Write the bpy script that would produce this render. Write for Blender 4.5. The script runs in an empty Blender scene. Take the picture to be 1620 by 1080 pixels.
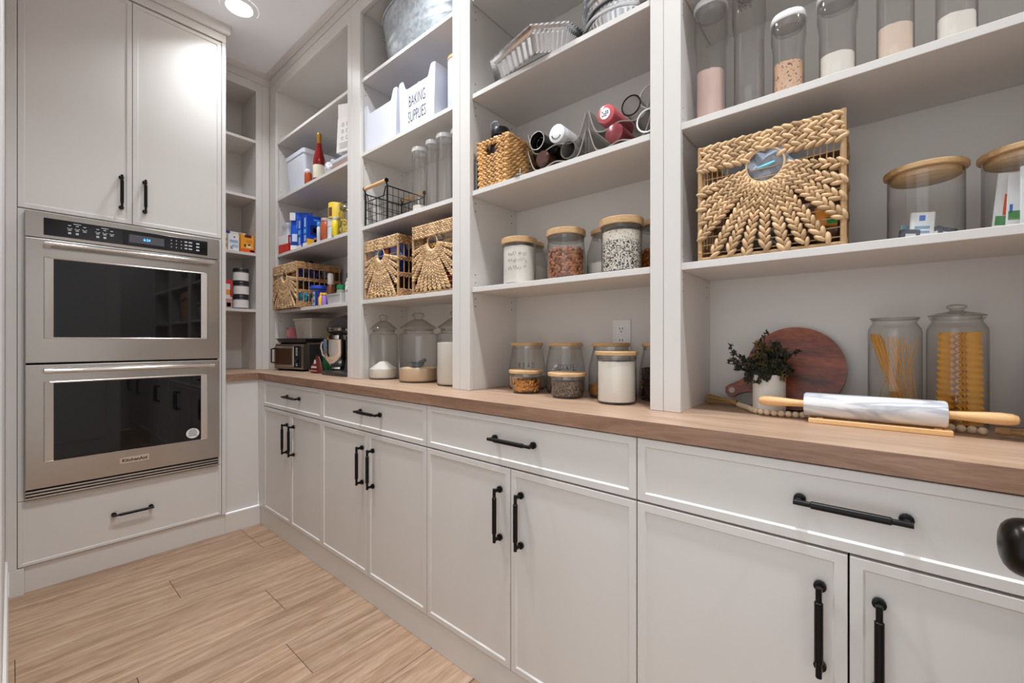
import bpy, bmesh, math, random
from mathutils import Vector, Matrix
random.seed(7)
scene = bpy.context.scene
COL = scene.collection
PI = math.pi
# ------------------------------------------------------------------ camera, world, lights, exposure
# world axes: X runs from the doorway wall towards the shelving, Y along the shelving towards the ovens
cam_data = bpy.data.cameras.new('camera')
cam_data.sensor_fit = 'HORIZONTAL'
cam_data.sensor_width = 36.0
cam_data.lens = 36.0 * 672.0 / 1620.0
cam_data.clip_start = 0.01
cam = bpy.data.objects.new('camera', cam_data)
COL.objects.link(cam)
cam.location = (0.0, 0.0, 1.135)
cam.rotation_euler = (PI / 2, 0.0, math.radians(-49.74))
scene.camera = cam

world = bpy.data.worlds.new('world')
scene.world = world
world.use_nodes = True
world.node_tree.nodes['Background'].inputs['Color'].default_value = (0.885, 0.95, 1.0, 1)
world.node_tree.nodes['Background'].inputs['Strength'].default_value = 1.35

scene.view_settings.view_transform = 'Standard'
scene.view_settings.look = 'None'
scene.view_settings.exposure = 0.2
scene.view_settings.gamma = 1.0
scene.view_settings.use_curve_mapping = False
scene.cycles.max_bounces = 16
scene.cycles.diffuse_bounces = 12
scene.cycles.glossy_bounces = 5
scene.cycles.transmission_bounces = 8
scene.cycles.transparent_max_bounces = 24
scene.cycles.sample_clamp_indirect = 6.0
scene.cycles.caustics_reflective = False
scene.cycles.caustics_refractive = False
scene.cycles.use_denoising = True

CAN_POWER = [5.0, 10.5, 10.5, 10.5, 6.5]    # watts of the recessed ceiling lights, the added last one included
CAN_SPOTS = [(0.82, 2.675), (0.80, 1.45), (0.80, 0.20), (0.80, -1.05), (0.28, 1.62)]  # last spot: an added unseen light that brightens the oven end
CEIL = 2.988

# ------------------------------------------------------------------ materials
def srgb(r, g, b):
    f = lambda c: (c / 255) / 12.92 if c / 255 <= 0.04045 else ((c / 255 + 0.055) / 1.055) ** 2.4
    return (f(r), f(g), f(b), 1.0)

def new_mat(name):
    m = bpy.data.materials.new(name)
    m.use_nodes = True
    nt = m.node_tree
    return m, nt, nt.nodes['Principled BSDF']

def plain(name, rgb, rough=0.5, metal=0.0, var=0.04, scale=8.0, bump=0.0, bscale=60.0, coat=0.0, spec=0.5, stretch=None):
    """one colour with a little tonal noise and optional fine relief"""
    m, nt, p = new_mat(name)
    N, L = nt.nodes, nt.links
    tc = N.new('ShaderNodeTexCoord')
    src = tc.outputs['Object']
    if stretch:
        mp = N.new('ShaderNodeMapping'); mp.inputs['Scale'].default_value = stretch
        L.new(src, mp.inputs['Vector']); src = mp.outputs['Vector']
    nz = N.new('ShaderNodeTexNoise'); nz.inputs['Scale'].default_value = scale; nz.inputs['Detail'].default_value = 3
    L.new(src, nz.inputs['Vector'])
    c = srgb(*rgb)
    mx = N.new('ShaderNodeMix'); mx.data_type = 'RGBA'
    mx.inputs['A'].default_value = tuple(min(1, x * (1 - var)) for x in c[:3]) + (1,)
    mx.inputs['B'].default_value = tuple(min(1, x * (1 + var)) for x in c[:3]) + (1,)
    L.new(nz.outputs['Fac'], mx.inputs['Factor'])
    L.new(mx.outputs['Result'], p.inputs['Base Color'])
    p.inputs['Roughness'].default_value = rough
    p.inputs['Metallic'].default_value = metal
    p.inputs['Coat Weight'].default_value = coat
    p.inputs['Specular IOR Level'].default_value = spec
    if bump:
        b = N.new('ShaderNodeBump'); b.inputs['Strength'].default_value = bump; b.inputs['Distance'].default_value = 0.002
        n2 = N.new('ShaderNodeTexNoise'); n2.inputs['Scale'].default_value = bscale; n2.inputs['Detail'].default_value = 4
        L.new(src, n2.inputs['Vector']); L.new(n2.outputs['Fac'], b.inputs['Height']); L.new(b.outputs['Normal'], p.inputs['Normal'])
    return m

def wood(name, dark, mid, light, stretch, scale=3.0, rough=0.5, per_object=False, contrast=1.0, fine=1.0):
    """stretched noise grain; stretch is small along the grain"""
    m, nt, p = new_mat(name)
    N, L = nt.nodes, nt.links
    tc = N.new('ShaderNodeTexCoord')
    vec = tc.outputs['Object']
    oi = None
    if per_object:
        oi = N.new('ShaderNodeObjectInfo')
        ad = N.new('ShaderNodeVectorMath'); ad.operation = 'MULTIPLY_ADD'
        cb = N.new('ShaderNodeCombineXYZ')
        for k in range(3): L.new(oi.outputs['Random'], cb.inputs[k])
        L.new(cb.outputs[0], ad.inputs[0]); ad.inputs[1].default_value = (37, 91, 53); L.new(vec, ad.inputs[2]); vec = ad.outputs[0]
    mp = N.new('ShaderNodeMapping'); mp.inputs['Scale'].default_value = stretch
    L.new(vec, mp.inputs['Vector'])
    n1 = N.new('ShaderNodeTexNoise'); n1.inputs['Scale'].default_value = scale; n1.inputs['Detail'].default_value = 6; n1.inputs['Roughness'].default_value = 0.62; n1.inputs['Distortion'].default_value = 1.2
    n2 = N.new('ShaderNodeTexNoise'); n2.inputs['Scale'].default_value = scale * 9; n2.inputs['Detail'].default_value = 3
    L.new(mp.outputs['Vector'], n1.inputs['Vector']); L.new(mp.outputs['Vector'], n2.inputs['Vector'])
    ma = N.new('ShaderNodeMath'); ma.operation = 'MULTIPLY_ADD'; ma.inputs[1].default_value = 0.28 * fine
    L.new(n2.outputs['Fac'], ma.inputs[0]); L.new(n1.outputs['Fac'], ma.inputs[2])
    cr = N.new('ShaderNodeValToRGB')
    e = cr.color_ramp.elements
    c0 = 0.64
    e[0].position = c0 - 0.26 / contrast; e[0].color = srgb(*dark)
    e[1].position = c0 + 0.22 / contrast; e[1].color = srgb(*light)
    k = cr.color_ramp.elements.new(c0); k.color = srgb(*mid)
    L.new(ma.outputs[0], cr.inputs['Fac'])
    out = cr.outputs['Color']
    if per_object:
        hs = N.new('ShaderNodeHueSaturation')
        mr = N.new('ShaderNodeMapRange'); mr.inputs['To Min'].default_value = 0.90; mr.inputs['To Max'].default_value = 1.07
        L.new(oi.outputs['Random'], mr.inputs['Value']); L.new(mr.outputs[0], hs.inputs['Value']); L.new(out, hs.inputs['Color']); out = hs.outputs['Color']
    L.new(out, p.inputs['Base Color'])
    p.inputs['Roughness'].default_value = rough
    b = N.new('ShaderNodeBump'); b.inputs['Strength'].default_value = 0.12; b.inputs['Distance'].default_value = 0.001
    L.new(ma.outputs[0], b.inputs['Height']); L.new(b.outputs['Normal'], p.inputs['Normal'])
    return m

def thin_glass(name, tint=(0.97, 0.975, 0.97), edge=(0.30, 0.30, 0.29), gloss=0.03, amount=1.0):
    """thin clear wall: lets light straight through, mirrors a little, greyer where the wall is seen edge on"""
    m = bpy.data.materials.new(name); m.use_nodes = True
    nt = m.node_tree; N, L = nt.nodes, nt.links
    N.remove(N['Principled BSDF'])
    out = N['Material Output']
    lw = N.new('ShaderNodeLayerWeight'); lw.inputs['Blend'].default_value = 0.5
    pw = N.new('ShaderNodeMath'); pw.operation = 'POWER'; pw.inputs[1].default_value = 2.8
    L.new(lw.outputs['Facing'], pw.inputs[0])
    mx = N.new('ShaderNodeMix'); mx.data_type = 'RGBA'; mx.inputs['A'].default_value = (*tint, 1); mx.inputs['B'].default_value = (*edge, 1)
    L.new(pw.outputs[0], mx.inputs['Factor'])
    tr = N.new('ShaderNodeBsdfTransparent'); L.new(mx.outputs['Result'], tr.inputs['Color'])
    gl = N.new('ShaderNodeBsdfGlossy'); gl.inputs['Roughness'].default_value = gloss; gl.inputs['Color'].default_value = (1, 1, 1, 1)
    lf = N.new('ShaderNodeLayerWeight'); lf.inputs['Blend'].default_value = 0.5
    p5 = N.new('ShaderNodeMath'); p5.operation = 'POWER'; p5.inputs[1].default_value = 4.0
    L.new(lf.outputs['Facing'], p5.inputs[0])
    mu = N.new('ShaderNodeMath'); mu.operation = 'MULTIPLY_ADD'; mu.inputs[1].default_value = 0.75 * amount; mu.inputs[2].default_value = 0.05 * amount; mu.use_clamp = True
    L.new(p5.outputs[0], mu.inputs[0])
    ms = N.new('ShaderNodeMixShader'); L.new(mu.outputs[0], ms.inputs[0]); L.new(tr.outputs[0], ms.inputs[1]); L.new(gl.outputs[0], ms.inputs[2])
    L.new(ms.outputs[0], out.inputs['Surface'])
    return m

def speckle(name, base, spot, scale=220, thresh=0.5, rough=0.8, third=None, soft=0.06):
    m, nt, p = new_mat(name)
    N, L = nt.nodes, nt.links
    tc = N.new('ShaderNodeTexCoord')
    vo = N.new('ShaderNodeTexVoronoi'); vo.inputs['Scale'].default_value = scale
    L.new(tc.outputs['Object'], vo.inputs['Vector'])
    sp = N.new('ShaderNodeSeparateColor'); L.new(vo.outputs['Color'], sp.inputs[0])
    cr = N.new('ShaderNodeValToRGB'); e = cr.color_ramp.elements
    e[0].position = max(0, thresh - soft); e[0].color = srgb(*base); e[1].position = min(1, thresh + soft); e[1].color = srgb(*spot)
    if third:
        k = cr.color_ramp.elements.new(0.93); k.color = srgb(*third)
    L.new(sp.outputs[0], cr.inputs['Fac']); L.new(cr.outputs['Color'], p.inputs['Base Color'])
    p.inputs['Roughness'].default_value = rough
    b = N.new('ShaderNodeBump'); b.inputs['Strength'].default_value = 0.5; b.inputs['Distance'].default_value = 0.002
    L.new(vo.outputs['Distance'], b.inputs['Height']); b.invert = True; L.new(b.outputs['Normal'], p.inputs['Normal'])
    return m

def emit(name, rgb, strength):
    m, nt, p = new_mat(name)
    p.inputs['Base Color'].default_value = srgb(*rgb)
    p.inputs['Emission Color'].default_value = srgb(*rgb)
    p.inputs['Emission Strength'].default_value = strength
    return m

def marble(name):
    m, nt, p = new_mat(name)
    N, L = nt.nodes, nt.links
    tc = N.new('ShaderNodeTexCoord'); mp = N.new('ShaderNodeMapping'); mp.inputs['Scale'].default_value = (5, 1.6, 6); mp.inputs['Rotation'].default_value = (0.7, 0.2, 0.35)
    L.new(tc.outputs['Object'], mp.inputs['Vector'])
    nz = N.new('ShaderNodeTexNoise'); nz.inputs['Scale'].default_value = 2.3; nz.inputs['Detail'].default_value = 5; nz.inputs['Distortion'].default_value = 0.9
    L.new(mp.outputs['Vector'], nz.inputs['Vector'])
    cr = N.new('ShaderNodeValToRGB'); e = cr.color_ramp.elements
    e[0].position = 0.34; e[0].color = srgb(242, 242, 242); e[1].position = 0.62; e[1].color = srgb(236, 236, 238)
    for pos, c in ((0.44, (226, 227, 231)), (0.49, (178, 181, 189)), (0.55, (224, 225, 229))):
        k = cr.color_ramp.elements.new(pos); k.color = srgb(*c)
    L.new(nz.outputs['Fac'], cr.inputs['Fac']); L.new(cr.outputs['Color'], p.inputs['Base Color'])
    p.inputs['Roughness'].default_value = 0.22
    return m

def brushed(name, rgb, rough, axis_scale, var=0.25):
    m, nt, p = new_mat(name)
    N, L = nt.nodes, nt.links
    tc = N.new('ShaderNodeTexCoord'); mp = N.new('ShaderNodeMapping'); mp.inputs['Scale'].default_value = axis_scale
    L.new(tc.outputs['Object'], mp.inputs['Vector'])
    nz = N.new('ShaderNodeTexNoise'); nz.inputs['Scale'].default_value = 14; nz.inputs['Detail'].default_value = 4
    L.new(mp.outputs['Vector'], nz.inputs['Vector'])
    mr = N.new('ShaderNodeMapRange'); mr.inputs['To Min'].default_value = rough * (1 - var); mr.inputs['To Max'].default_value = rough * (1 + var)
    L.new(nz.outputs['Fac'], mr.inputs['Value']); L.new(mr.outputs[0], p.inputs['Roughness'])
    p.inputs['Base Color'].default_value = srgb(*rgb); p.inputs['Metallic'].default_value = 1.0
    b = N.new('ShaderNodeBump'); b.inputs['Strength'].default_value = 0.012; b.inputs['Distance'].default_value = 0.0005
    L.new(nz.outputs['Fac'], b.inputs['Height']); L.new(b.outputs['Normal'], p.inputs['Normal'])
    return m

def galvanized(name):
    m, nt, p = new_mat(name)
    N, L = nt.nodes, nt.links
    tc = N.new('ShaderNodeTexCoord')
    vo = N.new('ShaderNodeTexVoronoi'); vo.inputs['Scale'].default_value = 55
    L.new(tc.outputs['Object'], vo.inputs['Vector'])
    sp = N.new('ShaderNodeSeparateColor'); L.new(vo.outputs['Color'], sp.inputs[0])
    cr = N.new('ShaderNodeValToRGB'); e = cr.color_ramp.elements
    e[0].color = srgb(172, 182, 192); e[1].color = srgb(205, 212, 218)
    L.new(sp.outputs[0], cr.inputs['Fac']); L.new(cr.outputs['Color'], p.inputs['Base Color'])
    p.inputs['Metallic'].default_value = 0.6; p.inputs['Roughness'].default_value = 0.38
    return m

def straw(name, rgb):
    """dried plant fibre: every plaited leaf has its own tone"""
    m, nt, p = new_mat(name)
    N, L = nt.nodes, nt.links
    ge = N.new('ShaderNodeNewGeometry')
    cr = N.new('ShaderNodeValToRGB'); e = cr.color_ramp.elements
    c = srgb(*rgb)
    e[0].color = (c[0] * 0.52, c[1] * 0.46, c[2] * 0.40, 1); e[1].color = (min(1, c[0] * 1.25), min(1, c[1] * 1.25), min(1, c[2] * 1.28), 1)
    k = e.new(0.45); k.color = c
    L.new(ge.outputs['Random Per Island'], cr.inputs['Fac']); L.new(cr.outputs['Color'], p.inputs['Base Color'])
    p.inputs['Roughness'].default_value = 0.6
    tc = N.new('ShaderNodeTexCoord'); nz = N.new('ShaderNodeTexNoise'); nz.inputs['Scale'].default_value = 220
    L.new(tc.outputs['Object'], nz.inputs['Vector'])
    b = N.new('ShaderNodeBump'); b.inputs['Strength'].default_value = 0.35; b.inputs['Distance'].default_value = 0.002
    L.new(nz.outputs['Fac'], b.inputs['Height']); L.new(b.outputs['Normal'], p.inputs['Normal'])
    return m

PAINT = plain('greige cabinet paint', (214, 210, 206), 0.38, var=0.012, scale=3)
PAINT_IN = plain('greige shelf lacquer', (214, 210, 206), 0.36, var=0.012, scale=3)
WALL = plain('greige wall paint', (218, 214, 211), 0.6, var=0.015, scale=4, bump=0.04, bscale=220)
CEILM = plain('white ceiling paint', (246, 247, 250), 0.85, var=0.01)
WHITE_TRIM = plain('white trim paint', (232, 230, 227), 0.4, var=0.01)
GAP = plain('shadow gap', (30, 27, 25), 0.9)
HOLE = plain('pin hole dark', (70, 66, 63), 0.9)
BLACK = plain('matte black metal', (22, 19, 18), 0.34, metal=0.6, var=0.05)
KNOBM = plain('oil rubbed bronze', (30, 25, 22), 0.28, metal=0.7, var=0.15, scale=12)
OAK_TOP = wood('oak worktop', (146, 116, 94), (176, 146, 122), (194, 166, 143), (10.0, 1.0, 10.0), 2.6, 0.42, contrast=0.8)
OAK_EDGE_SHADED = wood('oak worktop edge shaded', (112, 82, 64), (146, 112, 90), (170, 136, 112), (10.0, 1.0, 10.0), 3.4, 0.45, contrast=0.9)  # browner edge grain, with the front's weaker light put into the colour
OAK_FLOOR = wood('oak floor plank', (112, 86, 66), (160, 130, 105), (186, 158, 134), (0.9, 11.0, 9.0), 2.4, 0.46, per_object=True, contrast=1.0, fine=1.3)
BAMBOO = wood('bamboo lid', (168, 126, 84), (198, 160, 114), (218, 186, 144), (12, 1.5, 12), 4, 0.45, contrast=0.8)
PINE = wood('pale maple', (214, 160, 100), (232, 186, 130), (242, 206, 158), (14, 1.2, 14), 4, 0.42, contrast=0.7)
WALNUT = wood('red brown acacia', (58, 25, 15), (126, 58, 34), (172, 92, 54), (7, 1.6, 5), 3.0, 0.36, contrast=1.25)
STEEL = brushed('stainless steel', (184, 179, 174), 0.22, (1.0, 1.0, 26.0))
STEEL_V = brushed('stainless steel frame', (214, 209, 204), 0.22, (26.0, 1.0, 1.0))
CHROME = plain('polished steel', (222, 219, 216), 0.10, metal=1.0, var=0.01)
BOWL = plain('mixer bowl steel', (226, 222, 218), 0.07, metal=1.0, var=0.01)
OVENGLASS = plain('black oven glass', (8, 8, 10), 0.03, var=0.02, spec=0.45)
PANELGLASS = plain('black control glass', (16, 16, 20), 0.10, var=0.02)
LCD = plain('grey display', (86, 86, 94), 0.2, var=0.02)
PRINT = plain('pale print', (196, 200, 206), 0.6)
BLUELED = emit('blue clock digits', (70, 165, 255), 3.0)
DARK = plain('dark interior', (20, 19, 19), 0.8)
LENS = emit('lit light lens', (255, 250, 242), 14.0)
STRAW = straw('water hyacinth', (208, 174, 132))
STRAW_D = straw('water hyacinth brown', (190, 146, 100))
STRAW_SHADE = plain('brown weave with painted shade', (104, 76, 52), 0.8, var=0.2, scale=60)  # basket back and base darkened: the shade behind the plaits is painted in
TWINE = plain('twisted twine', (176, 142, 102), 0.7, var=0.3, scale=300)
GLASS = thin_glass('clear glass')
GLASS2 = thin_glass('smoky glass', (0.91, 0.905, 0.885), (0.22, 0.21, 0.19))
ACRYL = thin_glass('clear acrylic', (0.93, 0.93, 0.925), (0.30, 0.295, 0.28), 0.05)
PLASTIC = thin_glass('clear plastic', (0.95, 0.95, 0.945), (0.46, 0.455, 0.45), 0.05, 1.2)
FILM = thin_glass('crinkled film', (0.80, 0.82, 0.85), (0.55, 0.57, 0.62), 0.12, 2.5)
FLOUR = plain('white flour', (240, 234, 224), 0.95, var=0.02)
SUGAR = plain('pale sugar', (226, 198, 166), 0.95, var=0.03, scale=60)
PINKP = plain('pink powder', (226, 194, 184), 0.95, var=0.03)
PEACH = plain('peach oats', (228, 186, 152), 0.95, var=0.05, scale=90)
QUINOA = speckle('tricolour quinoa', (236, 226, 212), (52, 44, 42), 330, 0.56, soft=0.03)
QUINOA_W = speckle('white quinoa', (238, 228, 214), (150, 128, 108), 330, 0.86)
CHIA = speckle('chia seeds', (96, 82, 74), (52, 43, 40), 330, 0.5, third=(170, 158, 150))
COFFEE = straw('coffee beans', (66, 44, 32))
ALMOND = straw('almond skin', (160, 100, 66))
CORN = straw('golden kernels', (222, 150, 66))
ORANGE = straw('orange lentils', (190, 110, 42))
PASTA = plain('dry pasta', (222, 162, 62), 0.6, var=0.08, scale=20)
WHITEP = plain('white plastic', (212, 215, 226), 0.38, var=0.01)
WHITE_S = plain('white satin plastic', (236, 236, 238), 0.3, var=0.01)
INK = plain('dark ink', (44, 42, 48), 0.7)
GALV = galvanized('galvanised zinc')
FOIL = plain('aluminium foil', (214, 214, 216), 0.24, metal=1.0, var=0.04, bump=0.25, bscale=70)
CERAMIC = plain('white ceramic', (216, 212, 206), 0.5, var=0.03, scale=20)
LEAF = plain('dark foliage', (44, 46, 26), 0.6, var=0.5, scale=60)
LEAF_Y = plain('olive foliage', (112, 92, 42), 0.6, var=0.4, scale=60)
STEM = plain('dark stem', (40, 30, 26), 0.7)
BEAD = plain('raw wood bead', (222, 200, 172), 0.6, var=0.05, scale=40)
RAFFIA = plain('raffia tassel', (170, 134, 92), 0.75, var=0.3, scale=120, stretch=(1, 0.1, 1))
MARBLE = marble('white marble')
OUTLETM = plain('white outlet', (232, 231, 230), 0.35, var=0.01)
C = {}
def col(r, g, b, rough=0.5, metal=0.0):
    k = (r, g, b, rough, metal)
    if k not in C:
        C[k] = plain('colour %d %d %d' % (r, g, b), (r, g, b), rough, metal, var=0.03, scale=30)
    return C[k]

# ------------------------------------------------------------------ mesh helpers
def link(o, parent=None):
    COL.objects.link(o)
    if parent is not None:
        o.parent = parent
    return o

def obj(name, bm, mat, parent=None, loc=None, smooth=False, rot=None, kind=None, angle=40, label=None):
    me = bpy.data.meshes.new(name)
    bmesh.ops.recalc_face_normals(bm, faces=bm.faces[:])
    bm.to_mesh(me); bm.free()
    if smooth:
        me.polygons.foreach_set('use_smooth', [True] * len(me.polygons))
        me.set_sharp_from_angle(angle=math.radians(angle))
    for mm in (mat if isinstance(mat, (list, tuple)) else [mat]):
        me.materials.append(mm)
    o = bpy.data.objects.new(name, me)
    if loc is not None: o.location = loc
    if rot is not None: o.rotation_euler = rot
    if kind: o['kind'] = kind
    if label: o['label'] = label
    return link(o, parent)

def tag(o, label, cat, group=None, kind=None):
    o['label'] = label; o['category'] = cat
    if group: o['group'] = group
    if kind: o['kind'] = kind
    return o

def thing(name, label, cat, loc=(0, 0, 0), rotz=0.0, group=None):
    o = bpy.data.objects.new(name, None)
    o.empty_display_size = 0.05
    o.location = loc; o.rotation_euler = (0, 0, rotz)
    link(o)
    return tag(o, label, cat, group)

def copy_tree(root, loc=None, rotz=None, label=None):
    r = root.copy(); COL.objects.link(r)
    if loc is not None: r.location = loc
    if rotz is not None: r.rotation_euler = (0, 0, rotz)
    if label: r['label'] = label
    for ch in root.children:
        c = ch.copy(); COL.objects.link(c); c.parent = r
        for g in ch.children:
            d = g.copy(); COL.objects.link(d); d.parent = c
    return r

def B():
    return bmesh.new()

def box(bm, x0, x1, y0, y1, z0, z1, bev=0.0, seg=1, mi=0):
    vs = [bm.verts.new((x, y, z)) for x in (x0, x1) for y in (y0, y1) for z in (z0, z1)]
    fs = []
    for a in ((0, 1, 3, 2), (4, 6, 7, 5), (0, 4, 5, 1), (2, 3, 7, 6), (0, 2, 6, 4), (1, 5, 7, 3)):
        f = bm.faces.new([vs[i] for i in a]); f.material_index = mi; fs.append(f)
    if bev > 0:
        es = list({e for f in fs for e in f.edges})
        bmesh.ops.bevel(bm, geom=es, offset=bev, segments=seg, affect='EDGES', profile=0.5)
    return vs

def boxo(name, mat, parent, x0, x1, y0, y1, z0, z1, bev=0.0015, seg=1, **kw):
    bm = B(); box(bm, x0, x1, y0, y1, z0, z1, bev, seg)
    return obj(name, bm, mat, parent, **kw)

def lathe(bm, prof, seg=32, c=(0, 0, 0), cap0=True, cap1=True, sx=1.0, sy=1.0, axis='Z', mi=0):
    """revolve [(r, h), ...] about an axis through c"""
    rings = []
    for r, h in prof:
        ring = []
        for k in range(seg):
            a = 2 * PI * k / seg
            x, y = r * math.cos(a) * sx, r * math.sin(a) * sy
            if axis == 'Z': q = (c[0] + x, c[1] + y, c[2] + h)
            elif axis == 'X': q = (c[0] + h, c[1] + x, c[2] + y)
            else: q = (c[0] + x, c[1] + h, c[2] + y)
            ring.append(bm.verts.new(q))
        rings.append(ring)
    for i in range(len(rings) - 1):
        for k in range(seg):
            f = bm.faces.new((rings[i][k], rings[i][(k + 1) % seg], rings[i + 1][(k + 1) % seg], rings[i + 1][k])); f.material_index = mi
    if cap0: bm.faces.new(list(reversed(rings[0]))).material_index = mi
    if cap1: bm.faces.new(rings[-1]).material_index = mi
    return rings

def frame_of(d):
    d = d.normalized()
    u = Vector((0, 0, 1)) if abs(d.z) < 0.9 else Vector((1, 0, 0))
    s = d.cross(u).normalized(); t = s.cross(d).normalized()
    return s, t

def tube(bm, pts, r, seg=8, closed=False, caps=True):
    pts = [Vector(p) for p in pts]
    n = len(pts); rings = []
    s = t = None
    for i, p in enumerate(pts):
        if closed: d = pts[(i + 1) % n] - pts[i - 1]
        elif i == 0: d = pts[1] - p
        elif i == n - 1: d = p - pts[-2]
        else: d = (pts[i + 1] - p).normalized() + (p - pts[i - 1]).normalized()
        if d.length < 1e-9: d = Vector((0, 0, 1))
        if s is None: s, t = frame_of(d)
        else:
            d.normalize(); s = (s - d * s.dot(d)); s = s.normalized() if s.length > 1e-6 else frame_of(d)[0]; t = s.cross(d).normalized()
        rr = r[i] if isinstance(r, (list, tuple)) else r
        rings.append([bm.verts.new(p + (s * math.cos(2 * PI * k / seg) + t * math.sin(2 * PI * k / seg)) * rr) for k in range(seg)])
    m = n if closed else n - 1
    for i in range(m):
        a, b = rings[i], rings[(i + 1) % n]
        for k in range(seg):
            bm.faces.new((a[k], a[(k + 1) % seg], b[(k + 1) % seg], b[k]))
    if caps and not closed:
        bm.faces.new(list(reversed(rings[0]))); bm.faces.new(rings[-1])

def prism(bm, outline, h0, h1, axis='Z', mi=0):
    """extrude a 2-D outline; axis Z: (x,y); axis X: outline is (y,z); axis Y: outline is (x,z)"""
    def q(p, h):
        return (p[0], p[1], h) if axis == 'Z' else ((h, p[0], p[1]) if axis == 'X' else (p[0], h, p[1]))
    a = [bm.verts.new(q(p, h0)) for p in outline]; b = [bm.verts.new(q(p, h1)) for p in outline]
    n = len(outline)
    for k in range(n):
        bm.faces.new((a[k], a[(k + 1) % n], b[(k + 1) % n], b[k])).material_index = mi
    bm.faces.new(list(reversed(a))).material_index = mi; bm.faces.new(b).material_index = mi

def rrect(w, d, r, n=5, cx=0.0, cy=0.0):
    out = []
    for sx, sy, a0 in ((1, 1, 0), (-1, 1, 90), (-1, -1, 180), (1, -1, 270)):
        for k in range(n + 1):
            a = math.radians(a0 + 90 * k / n)
            out.append((cx + sx * (w / 2 - r) + r * math.cos(a), cy + sy * (d / 2 - r) + r * math.sin(a)))
    return out

def loft(bm, sections, cap0=True, cap1=True, mi=0):
    """sections: lists of 3-D points of equal length"""
    rings = [[bm.verts.new(p) for p in s] for s in sections]
    n = len(rings[0])
    for i in range(len(rings) - 1):
        for k in range(n):
            bm.faces.new((rings[i][k], rings[i][(k + 1) % n], rings[i + 1][(k + 1) % n], rings[i + 1][k])).material_index = mi
    if cap0: bm.faces.new(list(reversed(rings[0]))).material_index = mi
    if cap1: bm.faces.new(rings[-1]).material_index = mi

_ell = None
def blob(bm, c, d, s, n, l, w, t, seg=6, rings=3):
    """elongated ellipsoid: half sizes l along d, w along s, t along n"""
    vs0 = bm.verts.new(c - d * l); rs = []
    for i in range(1, rings + 1):
        a = PI * i / (rings + 1)
        x = -math.cos(a) * l; k0 = math.sin(a)
        rs.append([bm.verts.new(c + d * x + s * (math.cos(2 * PI * k / seg) * w * k0) + n * (math.sin(2 * PI * k / seg) * t * k0)) for k in range(seg)])
    vs1 = bm.verts.new(c + d * l)
    for k in range(seg):
        bm.faces.new((vs0, rs[0][(k + 1) % seg], rs[0][k])); bm.faces.new((vs1, rs[-1][k], rs[-1][(k + 1) % seg]))
    for i in range(rings - 1):
        for k in range(seg):
            bm.faces.new((rs[i][k], rs[i][(k + 1) % seg], rs[i + 1][(k + 1) % seg], rs[i + 1][k]))

def braid(bm, p0, p1, n, w0, w1=None, t=0.006, pitch=None, jit=0.12):
    """plait of paired leaf-like lumps from p0 to p1 lying on a surface with normal n"""
    p0, p1, n = Vector(p0), Vector(p1), Vector(n).normalized()
    w1 = w1 or w0
    d = p1 - p0; L = d.length
    if L < 1e-5: return
    d.normalize(); s = n.cross(d).normalized()
    x = 0.0
    while x < L:
        f = x / L; w = w0 + (w1 - w0) * f
        pt = pitch or w * 0.74
        for sd in (-1, 1):
            off = pt * 0.5 if sd > 0 else 0.0
            xx = min(x + off, L)
            dd = (d * math.cos(0.5) - s * sd * math.sin(0.5))
            ss = n.cross(dd)
            k = 1 + random.uniform(-jit, jit)
            blob(bm, p0 + d * xx + s * sd * w * 0.23 + n * random.uniform(0, t * 0.25), dd, ss, n, w * 0.58 * k, w * 0.25 * k, t * k)
        x += pt

def text_mesh(name, body, size, mat, parent, loc, rot, sx=1.0, align='CENTER', thick=0.0003, bold=0.0):
    cu = bpy.data.curves.new(name, 'FONT'); cu.body = body; cu.size = size; cu.align_x = align; cu.align_y = 'CENTER'; cu.extrude = thick; cu.offset = bold
    cu.resolution_u = 3
    to = bpy.data.objects.new(name + '_source', cu); COL.objects.link(to)
    dg = bpy.context.evaluated_depsgraph_get()
    me = bpy.data.meshes.new_from_object(to.evaluated_get(dg)); me.name = name
    bpy.data.objects.remove(to); bpy.data.curves.remove(cu)
    me.materials.clear(); me.materials.append(mat)
    o = bpy.data.objects.new(name, me); o.location = loc; o.rotation_euler = rot; o.scale = (sx, 1, 1)
    return link(o, parent)

FACE_X = (PI / 2, 0, -PI / 2)      # lettering that faces the doorway (towards -X)
FACE_Y = (PI / 2, 0, 0)            # lettering that faces away from the ovens (towards -Y)
# ------------------------------------------------------------------ the room
def structure(o, label=None):
    o['kind'] = 'structure'
    if label: o['label'] = label
    return o

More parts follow.
